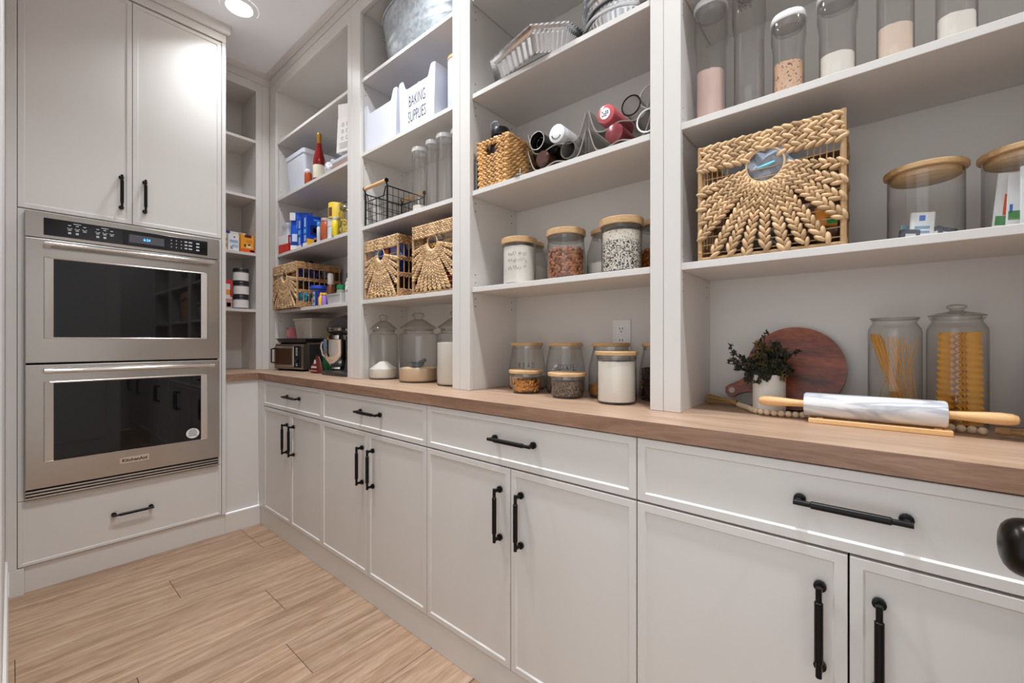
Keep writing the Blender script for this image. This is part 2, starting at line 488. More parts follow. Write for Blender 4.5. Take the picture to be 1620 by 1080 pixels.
FLOOR_X = (-0.95, 1.03); FLOOR_Y = (-1.62, 2.93)
floor = structure(boxo('floor', GAP, None, FLOOR_X[0], FLOOR_X[1], FLOOR_Y[0], FLOOR_Y[1], -0.06, -0.004, 0), 'light oak plank floor')
plank_me = {}
def plank_mesh(w, l):
    k = (round(w, 4), round(l, 4))
    if k not in plank_me:
        bm = B(); box(bm, 0, l, 0, w, -0.012, 0.0, 0.0008)
        me = bpy.data.meshes.new('plank'); bm.to_mesh(me); bm.free(); me.materials.append(OAK_FLOOR); plank_me[k] = me
    return plank_me[k]
rw = 0.2183; j = 1.4612
y = j - rw * 14
row = -14
while y < FLOOR_Y[1] - 0.02:
    y0, y1 = max(y, FLOOR_Y[0]), min(y + rw, FLOOR_Y[1])
    joint = {0: 0.67, 5: 0.90, 6: 0.90}.get(row, ((row * 0.477) % 1.22) - 0.2)
    x = joint - 1.22 * 3
    while x < FLOOR_X[1]:
        a, b = max(x, FLOOR_X[0]), min(x + 1.22, FLOOR_X[1])
        if b - a > 0.01 and y1 - y0 > 0.01:
            o = bpy.data.objects.new('plank', plank_mesh(y1 - y0 - 0.0016, b - a - 0.0016)); o.location = (a, y0, 0); link(o, floor)
        x += 1.22
    y += rw; row += 1

structure(boxo('ceiling', CEILM, None, -0.14, 1.62, -1.62, 3.62, CEIL, CEIL + 0.08, 0), 'smooth white ceiling')
structure(boxo('wall_right', WALL, None, 1.492, 1.60, -1.62, 3.62, 0, CEIL, 0), 'greige wall behind the long shelving')
structure(boxo('wall_far', WALL, None, -0.13, 1.60, 3.545, 3.64, 0, CEIL, 0), 'greige wall behind the ovens')
structure(boxo('wall_near', WALL, None, -0.13, 1.60, -1.72, -1.62, 0, CEIL, 0), 'greige end wall of the pantry')
bm = B()
WL = (-0.13, -0.015); DO = (-0.215, 0.60); DH = 2.06
box(bm, WL[0], WL[1], -1.62, DO[0], 0, CEIL); box(bm, WL[0], WL[1], DO[1], 3.62, 0, CEIL); box(bm, WL[0], WL[1], DO[0], DO[1], DH, CEIL)
structure(obj('wall_left', bm, WALL), 'greige wall with the doorway')
bm = B()
prism(bm, [(-0.0149, 0), (-0.005, 0), (-0.005, 0.15), (-0.008, 0.165), (-0.0149, 0.17)], 0.70, 2.899, 'Y')
structure(obj('baseboard_left', bm, WHITE_TRIM), 'white baseboard beside the oven cabinet')
bm = B()
for a, b in ((DO[1], DO[1] + 0.085), (DO[0] - 0.085, DO[0])):
    box(bm, -0.0149, -0.006, a, b, 0.0, DH + 0.085, 0.001)
box(bm, -0.0149, -0.006, DO[0], DO[1], DH, DH + 0.085, 0.001)
structure(obj('trim_1', bm, WHITE_TRIM), 'white door casing')

# the open pantry door, its edge just out of the picture, with the black knob that shows
door = structure(boxo('door_1', WHITE_TRIM, None, 0.0, 0.735, -0.207, -0.172, 0.012, 2.035, 0.002), 'open white pantry door with a black knob')
bm = B()
for z0, z1 in ((0.16, 0.88), (1.02, 1.92)):
    box(bm, 0.11, 0.625, -0.1725, -0.168, z0, z1, 0.004)
obj('door_panel', bm, WHITE_TRIM, door)
bm = B()
lathe(bm, [(0.030, 0.0), (0.031, 0.004), (0.026, 0.009), (0.012, 0.012), (0.011, 0.030), (0.016, 0.036), (0.022, 0.0395), (0.0262, 0.044), (0.0280, 0.0485), (0.0285, 0.053), (0.0281, 0.058), (0.0268, 0.0625), (0.0242, 0.0665), (0.020, 0.0698), (0.014, 0.072), (0.006, 0.0732)], 48, (0.655, -0.172, 0.929), axis='Y')
kn = obj('door_knob', bm, KNOBM, door, smooth=True, angle=75, label='round black door knob')

# ------------------------------------------------------------------ recessed ceiling lights and one added to brighten the ovens
for i, (x, y) in enumerate(CAN_SPOTS):
    t = thing('recessed_light', ['round lit recessed ceiling light beside the tall oven cabinet', 'round recessed ceiling light in front of the wide bay of jars',
              'round recessed ceiling light above the doorway', 'round recessed ceiling light at the near end of the pantry', 'added unseen round ceiling light close to the doorway wall, brightening the ovens'][i], 'ceiling light', (x, y, CEIL), group='recessed ceiling lights')
    bm = B(); lathe(bm, [(0.093, -0.0005), (0.090, -0.006), (0.066, -0.0075), (0.062, -0.003)], 40, cap0=False, cap1=False)
    obj('trim_ring', bm, CEILM, t, smooth=True)
    bm = B(); lathe(bm, [(0.062, -0.0032), (0.03, -0.0042)], 40, cap0=False)
    obj('lens', bm, LENS, t, smooth=True)
    ld = bpy.data.lights.new('recessed_light_glow', 'AREA'); ld.shape = 'DISK'; ld.size = 0.12; ld.energy = CAN_POWER[i]; ld.color = (0.90, 0.955, 1.0); ld.spread = math.radians(120)
    lo = bpy.data.objects.new('recessed_light_glow', ld); lo.location = (0, 0, -0.012); link(lo, t)

# ------------------------------------------------------------------ shared cabinet pieces
def shaker(name, parent, facing, a0, a1, z0, z1, front, rail=0.019, thick=0.020, rec=0.0045):
    """slim framed slab. facing 'X': front face at x=front looking -X, a is Y; facing 'Y': front at y=front looking -Y, a is X"""
    bm = B()
    f, bk = front, front + thick
    P = (lambda a, z, d: (d, a, z)) if facing == 'X' else (lambda a, z, d: (a, d, z))
    e = 0.0012
    def ring(m, d): return [P(a0 + m, z0 + m, d), P(a1 - m, z0 + m, d), P(a1 - m, z1 - m, d), P(a0 + m, z1 - m, d)]
    secs = [ring(0, bk), ring(0, f + e), ring(e, f), ring(rail, f), ring(rail + 0.0035, f + rec)]
    loft(bm, secs)
    return obj(name, bm, PAINT, parent)

def pull(parent, facing, a, z, front, length, vertical):
    """black bar pull with a thicker knurled grip and round feet"""
    bm = B()
    h = length / 2
    so = 0.028
    def W(t, d):
        if facing == 'X': return Vector((front - d, a, z + t)) if vertical else Vector((front - d, a + t, z))
        return Vector((a, front - d, z + t)) if vertical else Vector((a + t, front - d, z))
    e = h - 0.008
    tube(bm, [W(-h, so), W(-h * 0.66, so)], 0.0052, 10); tube(bm, [W(h * 0.66, so), W(h, so)], 0.0052, 10)
    tube(bm, [W(-h * 0.68, so), W(-h * 0.665, so), W(h * 0.665, so), W(h * 0.68, so)], [0.0058, 0.0072, 0.0072, 0.0058], 12)
    for sgn in (-1, 1):
        tube(bm, [W(sgn * e, so), W(sgn * e, 0.007), W(sgn * e, 0.006), W(sgn * e, -0.0005)], [0.0052, 0.0058, 0.0105, 0.0105], 12)
    return obj('handle', bm, BLACK, parent, smooth=True, label='black bar handle')

# ------------------------------------------------------------------ base cabinets, worktop, toe kick
BX = 1.006                                   # door fronts of the long run
BASE = [(2.8536, 2.1013, 2.4659), (2.1013, 1.2709, 1.6769), (1.2709, 0.4458, 0.8584), (0.4458, -0.3810, 0.0328)]
BLAB = ['narrow greige base cabinet under the toaster oven at the inner corner', 'greige base cabinet under the three lidded glass cookie jars',
        'greige base cabinet under the wood-lidded jars, below the outlet', 'greige base cabinet under the marble rolling pin, largest in view']
HD = [(2.4290, 0.226), (1.6565, 0.200), (0.8450, 0.178), (0.0310, 0.166)]
for i, (y1, y0, ym) in enumerate(BASE):
    t = thing('base_cabinet', BLAB[i], 'cabinet', (0, 0, 0), group='base cabinets of the long run')
    bm = B(); box(bm, BX + 0.021, 1.46, y0 + 0.0005, y1 - 0.0005, 0.109, 0.899)
    obj('body', bm, GAP, t)
    g = 0.0016
    d = shaker('drawer', t, 'X', y0 + g, y1 - g, 0.7425, 0.896, BX)
    pull(d, 'X', HD[i][0], 0.826, BX, 0.17, False)
    d = shaker('door', t, 'X', ym + g, y1 - g, 0.1115, 0.7375, BX); pull(d, 'X', ym + 0.043, 0.590, BX, 0.168, True)
    d = shaker('door', t, 'X', y0 + g, ym - g, 0.1115, 0.7375, BX); pull(d, 'X', ym - 0.043, 0.590, BX, 0.168, True)

bm = B(); box(bm, 1.0085, 1.05, -1.62, 2.93, 0, 0.1085, 0.001)
structure(obj('baseboard_right', bm, PAINT), 'greige toe board under the long run')

# plain corner panel below the short worktop
t = thing('corner_base_panel', 'plain greige panel closing the base corner beside the ovens', 'cabinet panel')
boxo('toe_board', PAINT, t, 0.8196, 1.0075, 2.912, 2.93, 0.0, 0.1118, 0.001)
boxo('panel', PAINT, t, 0.8199, 1.0055, 2.936, 2.955, 0.112, 0.899)
bm = B(); box(bm, 1.0055, 1.020, 2.8545, 2.936, 0.109, 0.899, 0.001)
obj('corner_filler', bm, PAINT, t)

bm = B()
prism(bm, [(1.003, -1.60), (1.490, -1.60), (1.490, 3.543), (0.8205, 3.543), (0.8205, 2.924), (1.003, 2.924)], 0.900, 0.940)
bmesh.ops.bevel(bm, geom=[e for e in bm.edges if abs(e.verts[0].co.z - e.verts[1].co.z) < 1e-6 and e.verts[0].co.z > 0.93], offset=0.0008, segments=1, affect='EDGES')
wt = thing('worktop', 'long light oak worktop running along the shelving', 'worktop')
obj('slab', bm, OAK_TOP, wt)
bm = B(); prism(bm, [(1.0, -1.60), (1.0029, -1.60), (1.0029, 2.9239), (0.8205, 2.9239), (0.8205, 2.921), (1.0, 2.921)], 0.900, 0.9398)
obj('front_edge', bm, OAK_EDGE_SHADED, wt, label='browner oak front edge, its shade put into the colour')

# the last stretch of base cabinets, out of the picture to the right
t = thing('base_cabinet', 'greige base cabinet at the near end beyond the rolling pin', 'cabinet', group='base cabinets of the long run')
bm = B(); box(bm, BX + 0.021, 1.46, -1.60, -0.3815, 0.109, 0.899); obj('body', bm, GAP, t)
for a, b in ((-0.99, -0.3826), (-1.60, -0.993)):
    d = shaker('drawer', t, 'X', a, b, 0.7425, 0.896, BX); pull(d, 'X', (a + b) / 2, 0.826, BX, 0.17, False)
    d = shaker('door', t, 'X', a, b, 0.1115, 0.7375, BX); pull(d, 'X', a + 0.05, 0.59, BX, 0.168, True)

# ------------------------------------------------------------------ wall shelving
FX = 1.178            # face frame front
SX = 1.189            # shelf fronts
BK = 1.478            # back panel
TOPO = 2.851          # opening top
SEAM = 2.921
def pins(parent, y, side, zs, xs=(1.215, 1.440)):
    """rows of shelf pin holes bored in a side panel"""
    bm = B()
    for x in xs:
        for z in zs:
            for dz in (-0.064, -0.032, 0.032, 0.064):
                c = [bm.verts.new((x + 0.0028 * math.cos(k * PI / 4), y + side * 0.0004, z + dz + 0.0028 * math.sin(k * PI / 4))) for k in range(8)]
                bm.faces.new(c)
    return obj('shelf_pin_holes', bm, HOLE, parent, kind='stuff')

def bay(label, y0, y1, s0, s1, shelves, name='shelving_unit'):
    t = thing(name, label, 'shelving', group='open wall shelving bays')
    boxo('stile', PAINT, t, FX, FX + 0.02, s0 + 0.0006, y0, 0.9405, SEAM, 0.001)
    boxo('stile', PAINT, t, FX, FX + 0.02, y1, s1 - 0.0006, 0.9405, SEAM, 0.001)
    boxo('top_rail', PAINT, t, FX, FX + 0.02, y0 + 0.0003, y1 - 0.0003, TOPO, SEAM, 0.001)
    boxo('side_panel', PAINT_IN, t, FX + 0.0203, BK, y0 - 0.022, y0 - 0.006, 0.9405, SEAM, 0)
    boxo('side_panel', PAINT_IN, t, FX + 0.0203, BK, y1 + 0.006, y1 + 0.022, 0.9405, SEAM, 0)
    boxo('back_panel', PAINT_IN, t, BK, BK + 0.012, y0 - 0.022, y1 + 0.022, 0.9405, SEAM, 0)
    boxo('top_panel', PAINT_IN, t, FX + 0.0203, BK - 0.0003, y0 - 0.0055, y1 + 0.0055, TOPO + 0.008, TOPO + 0.026, 0)
    for z in shelves:
        boxo('shelf', PAINT_IN, t, SX, BK - 0.0005, y0 - 0.0045, y1 + 0.0045, z - 0.019, z, 0.001)
    zs = [z - 0.01 for z in shelves]
    pins(t, y1 + 0.006, -1, zs); pins(t, y0 - 0.006, 1, zs)
    return t

ZD, ZC, ZB, ZA = 1.350, 1.734, 2.120, 2.508
bay('greige shelving bay in the inner corner, holding the toaster oven and mixer', 2.164, 3.128, 2.1177, 3.235, (ZD, ZC, ZB, ZA))
bay('greige shelving bay with the galvanised tub, white bins and lidded cookie jars', 1.320, 2.036, 1.2746, 2.1177, (ZD, ZC, ZB, ZA))
bay('greige shelving bay with foil pans on top and an outlet at its back', 0.482, 1.217, 0.4440, 1.2746, (ZD, ZC, ZB, ZA))
bay('greige shelving bay with the cereal containers and the round cutting board', -0.350, 0.397, -0.3880, 0.4440, (ZD, ZC, ZB, ZA))
bay('empty greige shelving bay at the near end of the pantry', -1.16, -0.426, -1.20, -0.3880, (ZD, ZC, ZB, ZA))

# short shelving in the corner beside the oven cabinet, facing the room
NY = 3.235
t = thing('corner_shelving', 'narrow greige corner shelving right beside the tall oven cabinet', 'shelving')
boxo('stile', PAINT, t, 1.093, 1.131, NY, NY + 0.02, 0.9405, SEAM - 0.005, 0.001)
boxo('stile', PAINT, t, 1.1318, FX - 0.0005, NY, NY + 0.02, 0.9405, SEAM - 0.005, 0.001)
boxo('stile', PAINT, t, 0.8215, 0.84, NY, NY + 0.02, 0.9405, SEAM - 0.005, 0.001)
boxo('top_rail', PAINT, t, 0.8402, 1.0928, NY, NY + 0.02, 2.857, SEAM - 0.005, 0.001)
boxo('side_panel', PAINT_IN, t, 1.097, 1.115, NY + 0.0203, 3.53, 0.9405, SEAM - 0.005, 0)
boxo('side_panel', PAINT_IN, t, 0.8215, 0.8365, NY + 0.0203, 3.53, 0.9405, SEAM - 0.005, 0)
boxo('back_panel', PAINT_IN, t, 0.8215, 1.115, 3.5303, 3.542, 0.9405, SEAM - 0.005, 0)
boxo('top_panel', PAINT_IN, t, 0.8367, 1.0968, NY + 0.0203, 3.53, 2.865, 2.883, 0)
NZ = (1.356, 1.742, 2.131, 2.521)
for z in NZ:
    boxo('shelf', PAINT_IN, t, 0.8369, 1.0966, NY + 0.006, 3.5298, z - 0.019, z, 0.001)

# frieze board and crown moulding round the shelving
bm = B()
box(bm, FX - 0.004, FX + 0.016, -1.60, NY - 0.004, SEAM + 0.001, 2.9665, 0.0008)
box(bm, 0.82, FX + 0.016, NY - 0.004, NY + 0.016, SEAM - 0.004, 2.9665, 0.0008)
structure(obj('trim_2', bm, PAINT), 'greige frieze board over the shelving')
def cove(p):   # offsets out from the frieze and heights
    return [(0.0, 2.966), (-0.006, 2.966), (-0.008, 2.970), (-0.018, 2.975), (-0.026, 2.981), (-0.028, 2.984), (-0.030, 2.9878), (0.0, 2.9878)]
bm = B()
cv = cove(0); x0 = FX - 0.004; yn = NY - 0.004
secs = [[(x0 + a, -1.60, z) for a, z in cv], [(x0 + a, yn + a, z) for a, z in cv], [(0.8205, yn + a, z) for a, z in cv]]
loft(bm, secs)
structure(obj('trim_3', bm, PAINT), 'greige crown moulding under the ceiling')

# ------------------------------------------------------------------ tall oven cabinet
OY = 2.900
t = thing('oven_cabinet', 'tall greige cabinet housing the steel double oven', 'cabinet')
boxo('side_panel', PAINT, t, 0.799, 0.8195, OY, 3.53, 0.1205, 2.886, 0.001)
boxo('side_panel', PAINT, t, -0.0145, 0.0185, OY, 3.53, 0.1205, 2.886, 0.001)
bm = B(); box(bm, 0.0187, 0.7988, OY + 0.0215, 3.53, 0.1205, 2.884); obj('carcass', bm, GAP, t)
bm = B()                                                          # flat surround of the ovens
for a in ((0.0205, 0.049, 0.420, 1.7315), (0.773, 0.7965, 0.420, 1.7315), (0.049, 0.773, 1.700, 1.7315), (0.049, 0.773, 0.420, 0.440)):
    box(bm, a[0], a[1], OY + 0.001, OY + 0.0212, a[2], a[3])
obj('oven_surround', bm, PAINT, t)
d = shaker('door', t, 'Y', 0.0205, 0.4040, 1.7355, 2.8785, OY); pull(d, 'Y', 0.3625, 1.888, OY, 0.168, True)
d = shaker('door', t, 'Y', 0.4062, 0.7965, 1.7355, 2.8785, OY); pull(d, 'Y', 0.4535, 1.888, OY, 0.168, True)
d = shaker('drawer', t, 'Y', 0.0205, 0.7965, 0.1245, 0.417, OY, rail=0.012); pull(d, 'Y', 0.4070, 0.268, OY, 0.160, False)
boxo('toe_board', PAINT, t, 0.0395, 0.8192, 2.912, 2.93, 0.0, 0.1195, 0.001)
boxo('toe_board', PAINT, t, -0.0045, 0.0390, 2.899, 2.93, 0.0, 0.1195, 0.001)
boxo('frieze', PAINT, t, -0.0145, 0.8200, OY - 0.0012, 3.53, 2.8868, 2.9320, 0.001)
bm = B()
pr = [(0.0, 2.9325), (0.012, 2.9325), (0.0175, 2.938), (0.0175, 2.974), (0.024, 2.980), (0.024, 2.9878), (0.0, 2.9878)]
secs = [[(-0.0145, OY - 0.001 - a, z) for a, z in pr], [(0.8197 + a, OY - 0.001 - a, z) for a, z in pr], [(0.8197 + a, 3.18, z) for a, z in pr]]
loft(bm, secs)
obj('crown', bm, PAINT, t)
bm = B(); box(bm, -0.0145, 0.8195, OY + 0.02, 3.53, 2.9322, 2.9875); obj('top_box', bm, PAINT, t)

# ------------------------------------------------------------------ double wall oven
t = thing('double_wall_oven', 'stainless steel double wall oven with two glass doors and black controls', 'oven')
fy = 2.878                                           # front of the doors
OXL, OXR = 0.041, 0.781
bm = B(); box(bm, OXL + 0.004, OXR - 0.004, fy + 0.0235, OY + 0.0008, 0.424, 1.720); obj('chassis', bm, DARK, t)
cp = boxo('control_panel', STEEL, t, OXL, OXR, fy, fy + 0.023, 1.6075, 1.7225, 0.002)
gp = boxo('control_glass', PANELGLASS, cp, 0.0976, 0.7230, fy - 0.0015, fy + 0.001, 1.6215, 1.7000, 0.0006)
bm = B(); box(bm, 0.390, 0.530, fy - 0.0019, fy - 0.0012, 1.640, 1.680); obj('display', bm, LCD, cp)
text_mesh('clock_digits', '6:24', 0.018, BLUELED, cp, (0.459, fy - 0.0024, 1.660), FACE_Y, 0.9)
bm = B(); box(bm, 0.3655, 0.3855, fy - 0.0018, fy - 0.0012, 1.623, 1.698); obj('dark_band', bm, DARK, cp)
bm = B()
def mark(x, z, w, h): box(bm, x - w / 2, x + w / 2, fy - 0.0020, fy - 0.0014, z - h / 2, z + h / 2)
for gx in (0.205, 0.300):
    mark(gx, 1.689, 0.026, 0.003)
    for k in (-1, 0, 1):
        mark(gx + k * 0.025, 1.680, 0.010, 0.0036)
        for q in range(3): mark(gx + k * 0.025 - 0.006 + q * 0.006, 1.666 - 0.003 * (1 - abs(q - 1)), 0.005, 0.0034)
        mark(gx + k * 0.025, 1.658, 0.012, 0.0034)
    for k in (-1, 0): mark(gx + k * 0.025, 1.644, 0.010, 0.009)
for r in range(3):
    for c in range(3): mark(0.560 + c * 0.0215, 1.680 - r * 0.018, 0.004, 0.0045)
    mark(0.6235, 1.681 - r * 0.018, 0.012, 0.007); mark(0.6435, 1.681 - r * 0.018, 0.016, 0.007); mark(0.677, 1.680 - r * 0.018, 0.015, 0.008)
obj('button_markings', bm, PRINT, cp, kind='stuff')

def oven_door(z0, z1, wz0, wz1, gz0, gz1, hz, first):
    d = boxo('door', STEEL, t, OXL, OXR, fy, fy + 0.023, z0, z1, 0.003, 2)
    bm = B()                                         # bright bevelled window frame, standing proud
    P = lambda a, z, dd: (a, dd, z)
    def ring(a0, a1, za, zb, dd): return [P(a0, za, dd), P(a1, za, dd), P(a1, zb, dd), P(a0, zb, dd)]
    loft(bm, [ring(0.0976, 0.7230, wz0, wz1, fy + 0.001), ring(0.0976, 0.7230, wz0, wz1, fy - 0.005), ring(0.101, 0.7196, wz0 + 0.003, wz1 - 0.003, fy - 0.007),
              ring(0.1284, 0.6919, gz0, gz1, fy - 0.004)], cap1=False)
    obj('window_frame', bm, STEEL_V, d)
    bm = B(); box(bm, 0.1278, 0.6925, fy - 0.0038, fy + 0.0005, gz0 - 0.0005, gz1 + 0.0005); obj('window_glass', bm, OVENGLASS, d)
    bm = B()
    hy = fy - 0.052
    tube(bm, [(0.118, hy, hz), (0.722, hy, hz)], 0.0098, 16)
    for x in (0.110, 0.730):
        tube(bm, [(x - 0.012, hy, hz), (x + 0.012, hy, hz)], 0.0122, 16)
        bx = 0.0105
        box(bm, x - bx, x + bx, hy, fy + 0.001, hz - 0.009, hz + 0.009, 0.002)
    obj('handle', bm, CHROME, d, smooth=True, label='round polished steel handle')
    return d
up = oven_door(1.0375, 1.6035, 1.148, 1.5215, 1.1545, 1.5150, 1.577, True)
lo = oven_door(0.4680, 1.0295, 0.584, 0.9515, 0.5880, 0.9440, 1.001, False)
bd = boxo('badge', CHROME, lo, 0.3530, 0.4690, fy - 0.0035, fy + 0.0005, 0.5195, 0.5500, 0.0012)
text_mesh('badge_lettering', 'KitchenAid', 0.0205, INK, lo, (0.411, fy - 0.0042, 0.5345), FACE_Y, 1.05, bold=0.0006)
bm = B(); lathe(bm, [(0.030, 0.0), (0.030, -0.0006)], 28, (0.6535, fy - 0.0040, 0.6265), axis='Y', sy=0.92)
obj('sticker', bm, OUTLETM, lo, label='round white sticker')
bm = B()
for k, w in enumerate((0.026, 0.036, 0.042, 0.036, 0.040)):
    box(bm, 0.6535 - w / 2, 0.6535 + w / 2, fy - 0.0050, fy - 0.0045, 0.6440 - k * 0.008, 0.6468 - k * 0.008)
obj('sticker_print', bm, INK, lo)
vt = thing  # (vent below the lower door)
bm = B(); box(bm, OXL + 0.003, OXR - 0.003, fy + 0.012, fy + 0.0234, 0.422, 0.466); vent = obj('vent', bm, DARK, t)
for k in range(3):
    boxo('slat', STEEL, vent, OXL + 0.001, OXR - 0.001, fy + 0.002, fy + 0.014, 0.4235 + k * 0.014, 0.4315 + k * 0.014, 0.001)
# ------------------------------------------------------------------ outlet
t = thing('wall_outlet', 'white power outlet on the back of the bay of wood-lidded jars', 'outlet', (BK, 0.7125, 1.158))
boxo('plate', OUTLETM, t, -0.006, -0.0002, -0.036, 0.036, -0.058, 0.058, 0.002, 2)
bm = B()
for s in (-1, 1):
    lathe(bm, [(0.0165, 0.0), (0.0165, -0.0022)], 20, (-0.0058, 0, 0.0215 * s), axis='X')
rc = obj('receptacle', bm, WHITE_S, t)
bm = B()
for s in (-1, 1):
    for yy in (-0.006, 0.006): box(bm, -0.0086, -0.0079, yy - 0.0012, yy + 0.0012, 0.0215 * s - 0.001, 0.0215 * s + 0.008)
    lathe(bm, [(0.0026, 0.0), (0.0026, -0.0006)], 10, (-0.0080, 0, 0.0215 * s - 0.008), axis='X')
obj('slots', bm, INK, rc)

# ------------------------------------------------------------------ glass jars
def wood_lid(t, r, z0, z1):
    bm = B(); e = 0.002
    lathe(bm, [(r - e, z0), (r, z0 + e), (r, z1 - e), (r - e, z1)], 40)
    lid = obj('lid', bm, BAMBOO, t, smooth=True, label='pale bamboo lid')
    bm = B(); lathe(bm, [(r * 0.90, z0 - 0.012), (r * 0.93, z0 - 0.010), (r * 0.93, z0 - 0.0002)], 40)
    obj('seal', bm, PLASTIC, lid, smooth=True)
    return lid

def jar(label, loc, prof, lid_r, lz0, lz1, glass=GLASS, name='glass_jar', group=None, cat='jar'):
    """prof: outer wall (r, z) from the foot up"""
    t = thing(name, label, cat, loc, group=group)
    bm = B(); lathe(bm, [(prof[0][0] * 0.2, 0.004)] + [(prof[0][0] * 0.93, 0.0005)] + prof, 40, cap0=True, cap1=False)
    obj('body', bm, glass, t, smooth=True, angle=60)
    bm = B(); lathe(bm, [(prof[0][0] * 0.97, 0.0003), (prof[0][0] * 0.995, 0.003), (prof[0][0] * 0.97, 0.0055), (prof[0][0] * 0.90, 0.0055)], 40, cap0=True, cap1=True)
    obj('foot', bm, GLASS2, t, smooth=True)
    if lid_r: wood_lid(t, lid_r, lz0, lz1)
    return t

def fill(name, label, mat, loc, prof, top, mound=0.0, cat='food', seg=36):
    """dry goods filling a jar; prof is the jar's wall, the goods stand just inside it"""
    bm = B()
    pts = []
    for (r0, z0), (r1, z1) in zip(prof, prof[1:]):
        if z0 < top:
            pts.append((r0 - 0.0032, max(z0, 0.0075)))
            if z1 >= top:
                f = (top - z0) / max(z1 - z0, 1e-6); pts.append((r0 + (r1 - r0) * f - 0.0032, top)); break
    rt = pts[-1][0]
    pts += [(rt * 0.7, top + mound * 0.4), (rt * 0.3, top + mound), (0.0015, top + mound * 1.1)]
    pts = [(0.002, 0.0075)] + pts
    rings = lathe(bm, pts, seg)
    for v in bm.verts:
        if v.co.z > top - 0.001: v.co.z += random.uniform(-0.0012, 0.0012)
    return tag(obj(name, bm, mat, None, loc=loc, smooth=True, kind='stuff'), label, cat, kind='stuff')

def pieces(name, label, mat, loc, R, z0, z1, n, size, cat='food', rtop=None, surface=True):
    """loose kernels packed against the glass and over the top"""
    bm = B()
    rtop = rtop or R
    for k in range(n):
        f = (k + random.random()) / n
        l, w, th = [s * random.uniform(0.85, 1.12) for s in size]
        if k % 5 == 0:
            r = (rtop - w) * math.sqrt(random.random()); z = z1 - th * random.uniform(0.0, 0.6)
        else:
            z = z0 + th + (z1 - z0 - th) * random.random()
            r = R + (rtop - R) * (z - z0) / max(z1 - z0, 1e-6) - w * random.uniform(1.0, 1.5)
        a = random.uniform(0, 2 * PI)
        c = Vector((r * math.cos(a), r * math.sin(a), z))
        rad = Vector((math.cos(a), math.sin(a), 0)); tan = Vector((-math.sin(a), math.cos(a), 0))
        g = random.uniform(-1.2, 1.2)
        d = tan * math.cos(g) + Vector((0, 0, 1)) * math.sin(g); s2 = rad.cross(d)
        blob(bm, c, d, s2, rad, l, w, th)
    lathe(bm, [(0.002, z0 + 0.0006), (R - size[1] * 2.2, z0 + 0.0006), (rtop - size[1] * 2.2, z1 - size[2] * 2.2), (0.002, z1 - size[2] * 2)], 24)
    return tag(obj(name, bm, mat, None, loc=loc, smooth=True, kind='stuff'), label, cat, kind='stuff')

def squiggle(parent, R, a0, a1, z, h, n, rows, mat=INK, name='handwriting', wid=0.0006):
    """thin illegible pen strokes round a jar"""
    bm = B()
    for rw_ in range(rows):
        for k in range(n):
            a = a0 + (a1 - a0) * (k + random.random() * 0.5) / n
            zz = z - rw_ * h * 1.5
            pts = []
            for q in range(4):
                aa = a + (a1 - a0) / n * 0.22 * q
                pts.append(((R + 0.0006) * math.cos(aa), (R + 0.0006) * math.sin(aa), zz + random.uniform(-h, h) * 0.5))
            tube(bm, pts, wid, 4)
    return obj(name, bm, mat, parent, kind='stuff')

CYL = lambda r, h: [(r * 0.98, 0.004), (r, 0.012), (r, h - 0.004), (r * 0.985, h)]
SHO = lambda r, rn, h: [(r * 0.94, 0.004), (r, 0.014), (r * 1.0, h * 0.45), (r * 0.985, h * 0.58), (rn * 1.02, h * 0.93), (rn * 0.97, h)]
GRP = 'bamboo-lidded glass jars'

# ---- middle shelf of the wide bay: five jars
L0 = (1.275, 1.043, ZD); P0 = CYL(0.0635, 0.156)
t = jar('glass jar of white flour with scribbled writing, bamboo lid, beside the almonds', L0, P0, 0.0690, 0.1565, 0.179, group=GRP)
squiggle(t, 0.0635, PI - 0.05, PI + 1.15, 0.115, 0.018, 8, 3)
fill('white_flour', 'white flour filling the jar with scribbled writing', FLOUR, L0, P0, 0.146, 0.004)
L1 = (1.392, 1.085, ZD); P1 = SHO(0.075, 0.058, 0.172)
jar('shouldered glass jar half hidden behind the scribbled flour jar', L1, P1, 0.0625, 0.1725, 0.188, group=GRP)
fill('pale_powder', 'pale powder in the jar behind the scribbled flour jar', FLOUR, L1, P1, 0.085)
L2 = (1.280, 0.832, ZD); P2 = [(0.0655, 0.004), (0.0690, 0.012), (0.0690, 0.085), (0.0650, 0.125), (0.0640, 0.155)]
jar('glass jar of brown almonds with a bamboo lid', L2, P2, 0.0700, 0.1555, 0.177, group=GRP)
pieces('almonds', 'brown almonds filling the jar between the flour and the quinoa', ALMOND, L2, 0.0660, 0.0065, 0.106, 520, (0.0098, 0.0056, 0.0040), rtop=0.0650)
L3 = (1.270, 0.6142, ZD); P3 = CYL(0.0630, 0.150)
jar('glass jar of black and white quinoa with a wide bamboo lid', L3, P3, 0.0693, 0.1505, 0.173, group=GRP)
fill('tricolour_quinoa', 'black and white quinoa grains in the lower part of the wide-lidded jar', QUINOA, L3, P3, 0.100)
bm = B(); lathe(bm, [(0.002, 0.1003), (0.0597, 0.1003), (0.0597, 0.132), (0.04, 0.137), (0.002, 0.139)], 36)
tag(obj('white_quinoa', bm, QUINOA_W, None, loc=L3, smooth=True, kind='stuff'), 'pale quinoa layer on top of the black and white quinoa', 'food', kind='stuff')
L4 = (1.397, 0.730, ZD); P4 = SHO(0.076, 0.056, 0.168)
jar('shouldered glass jar half hidden behind the quinoa jar, white powder inside', L4, P4, 0.0600, 0.1685, 0.185, group=GRP)
fill('white_powder', 'white powder in the shouldered jar behind the quinoa', FLOUR, L4, P4, 0.062)
L5 = (1.398, 0.546, ZD); P5 = SHO(0.065, 0.052, 0.165)
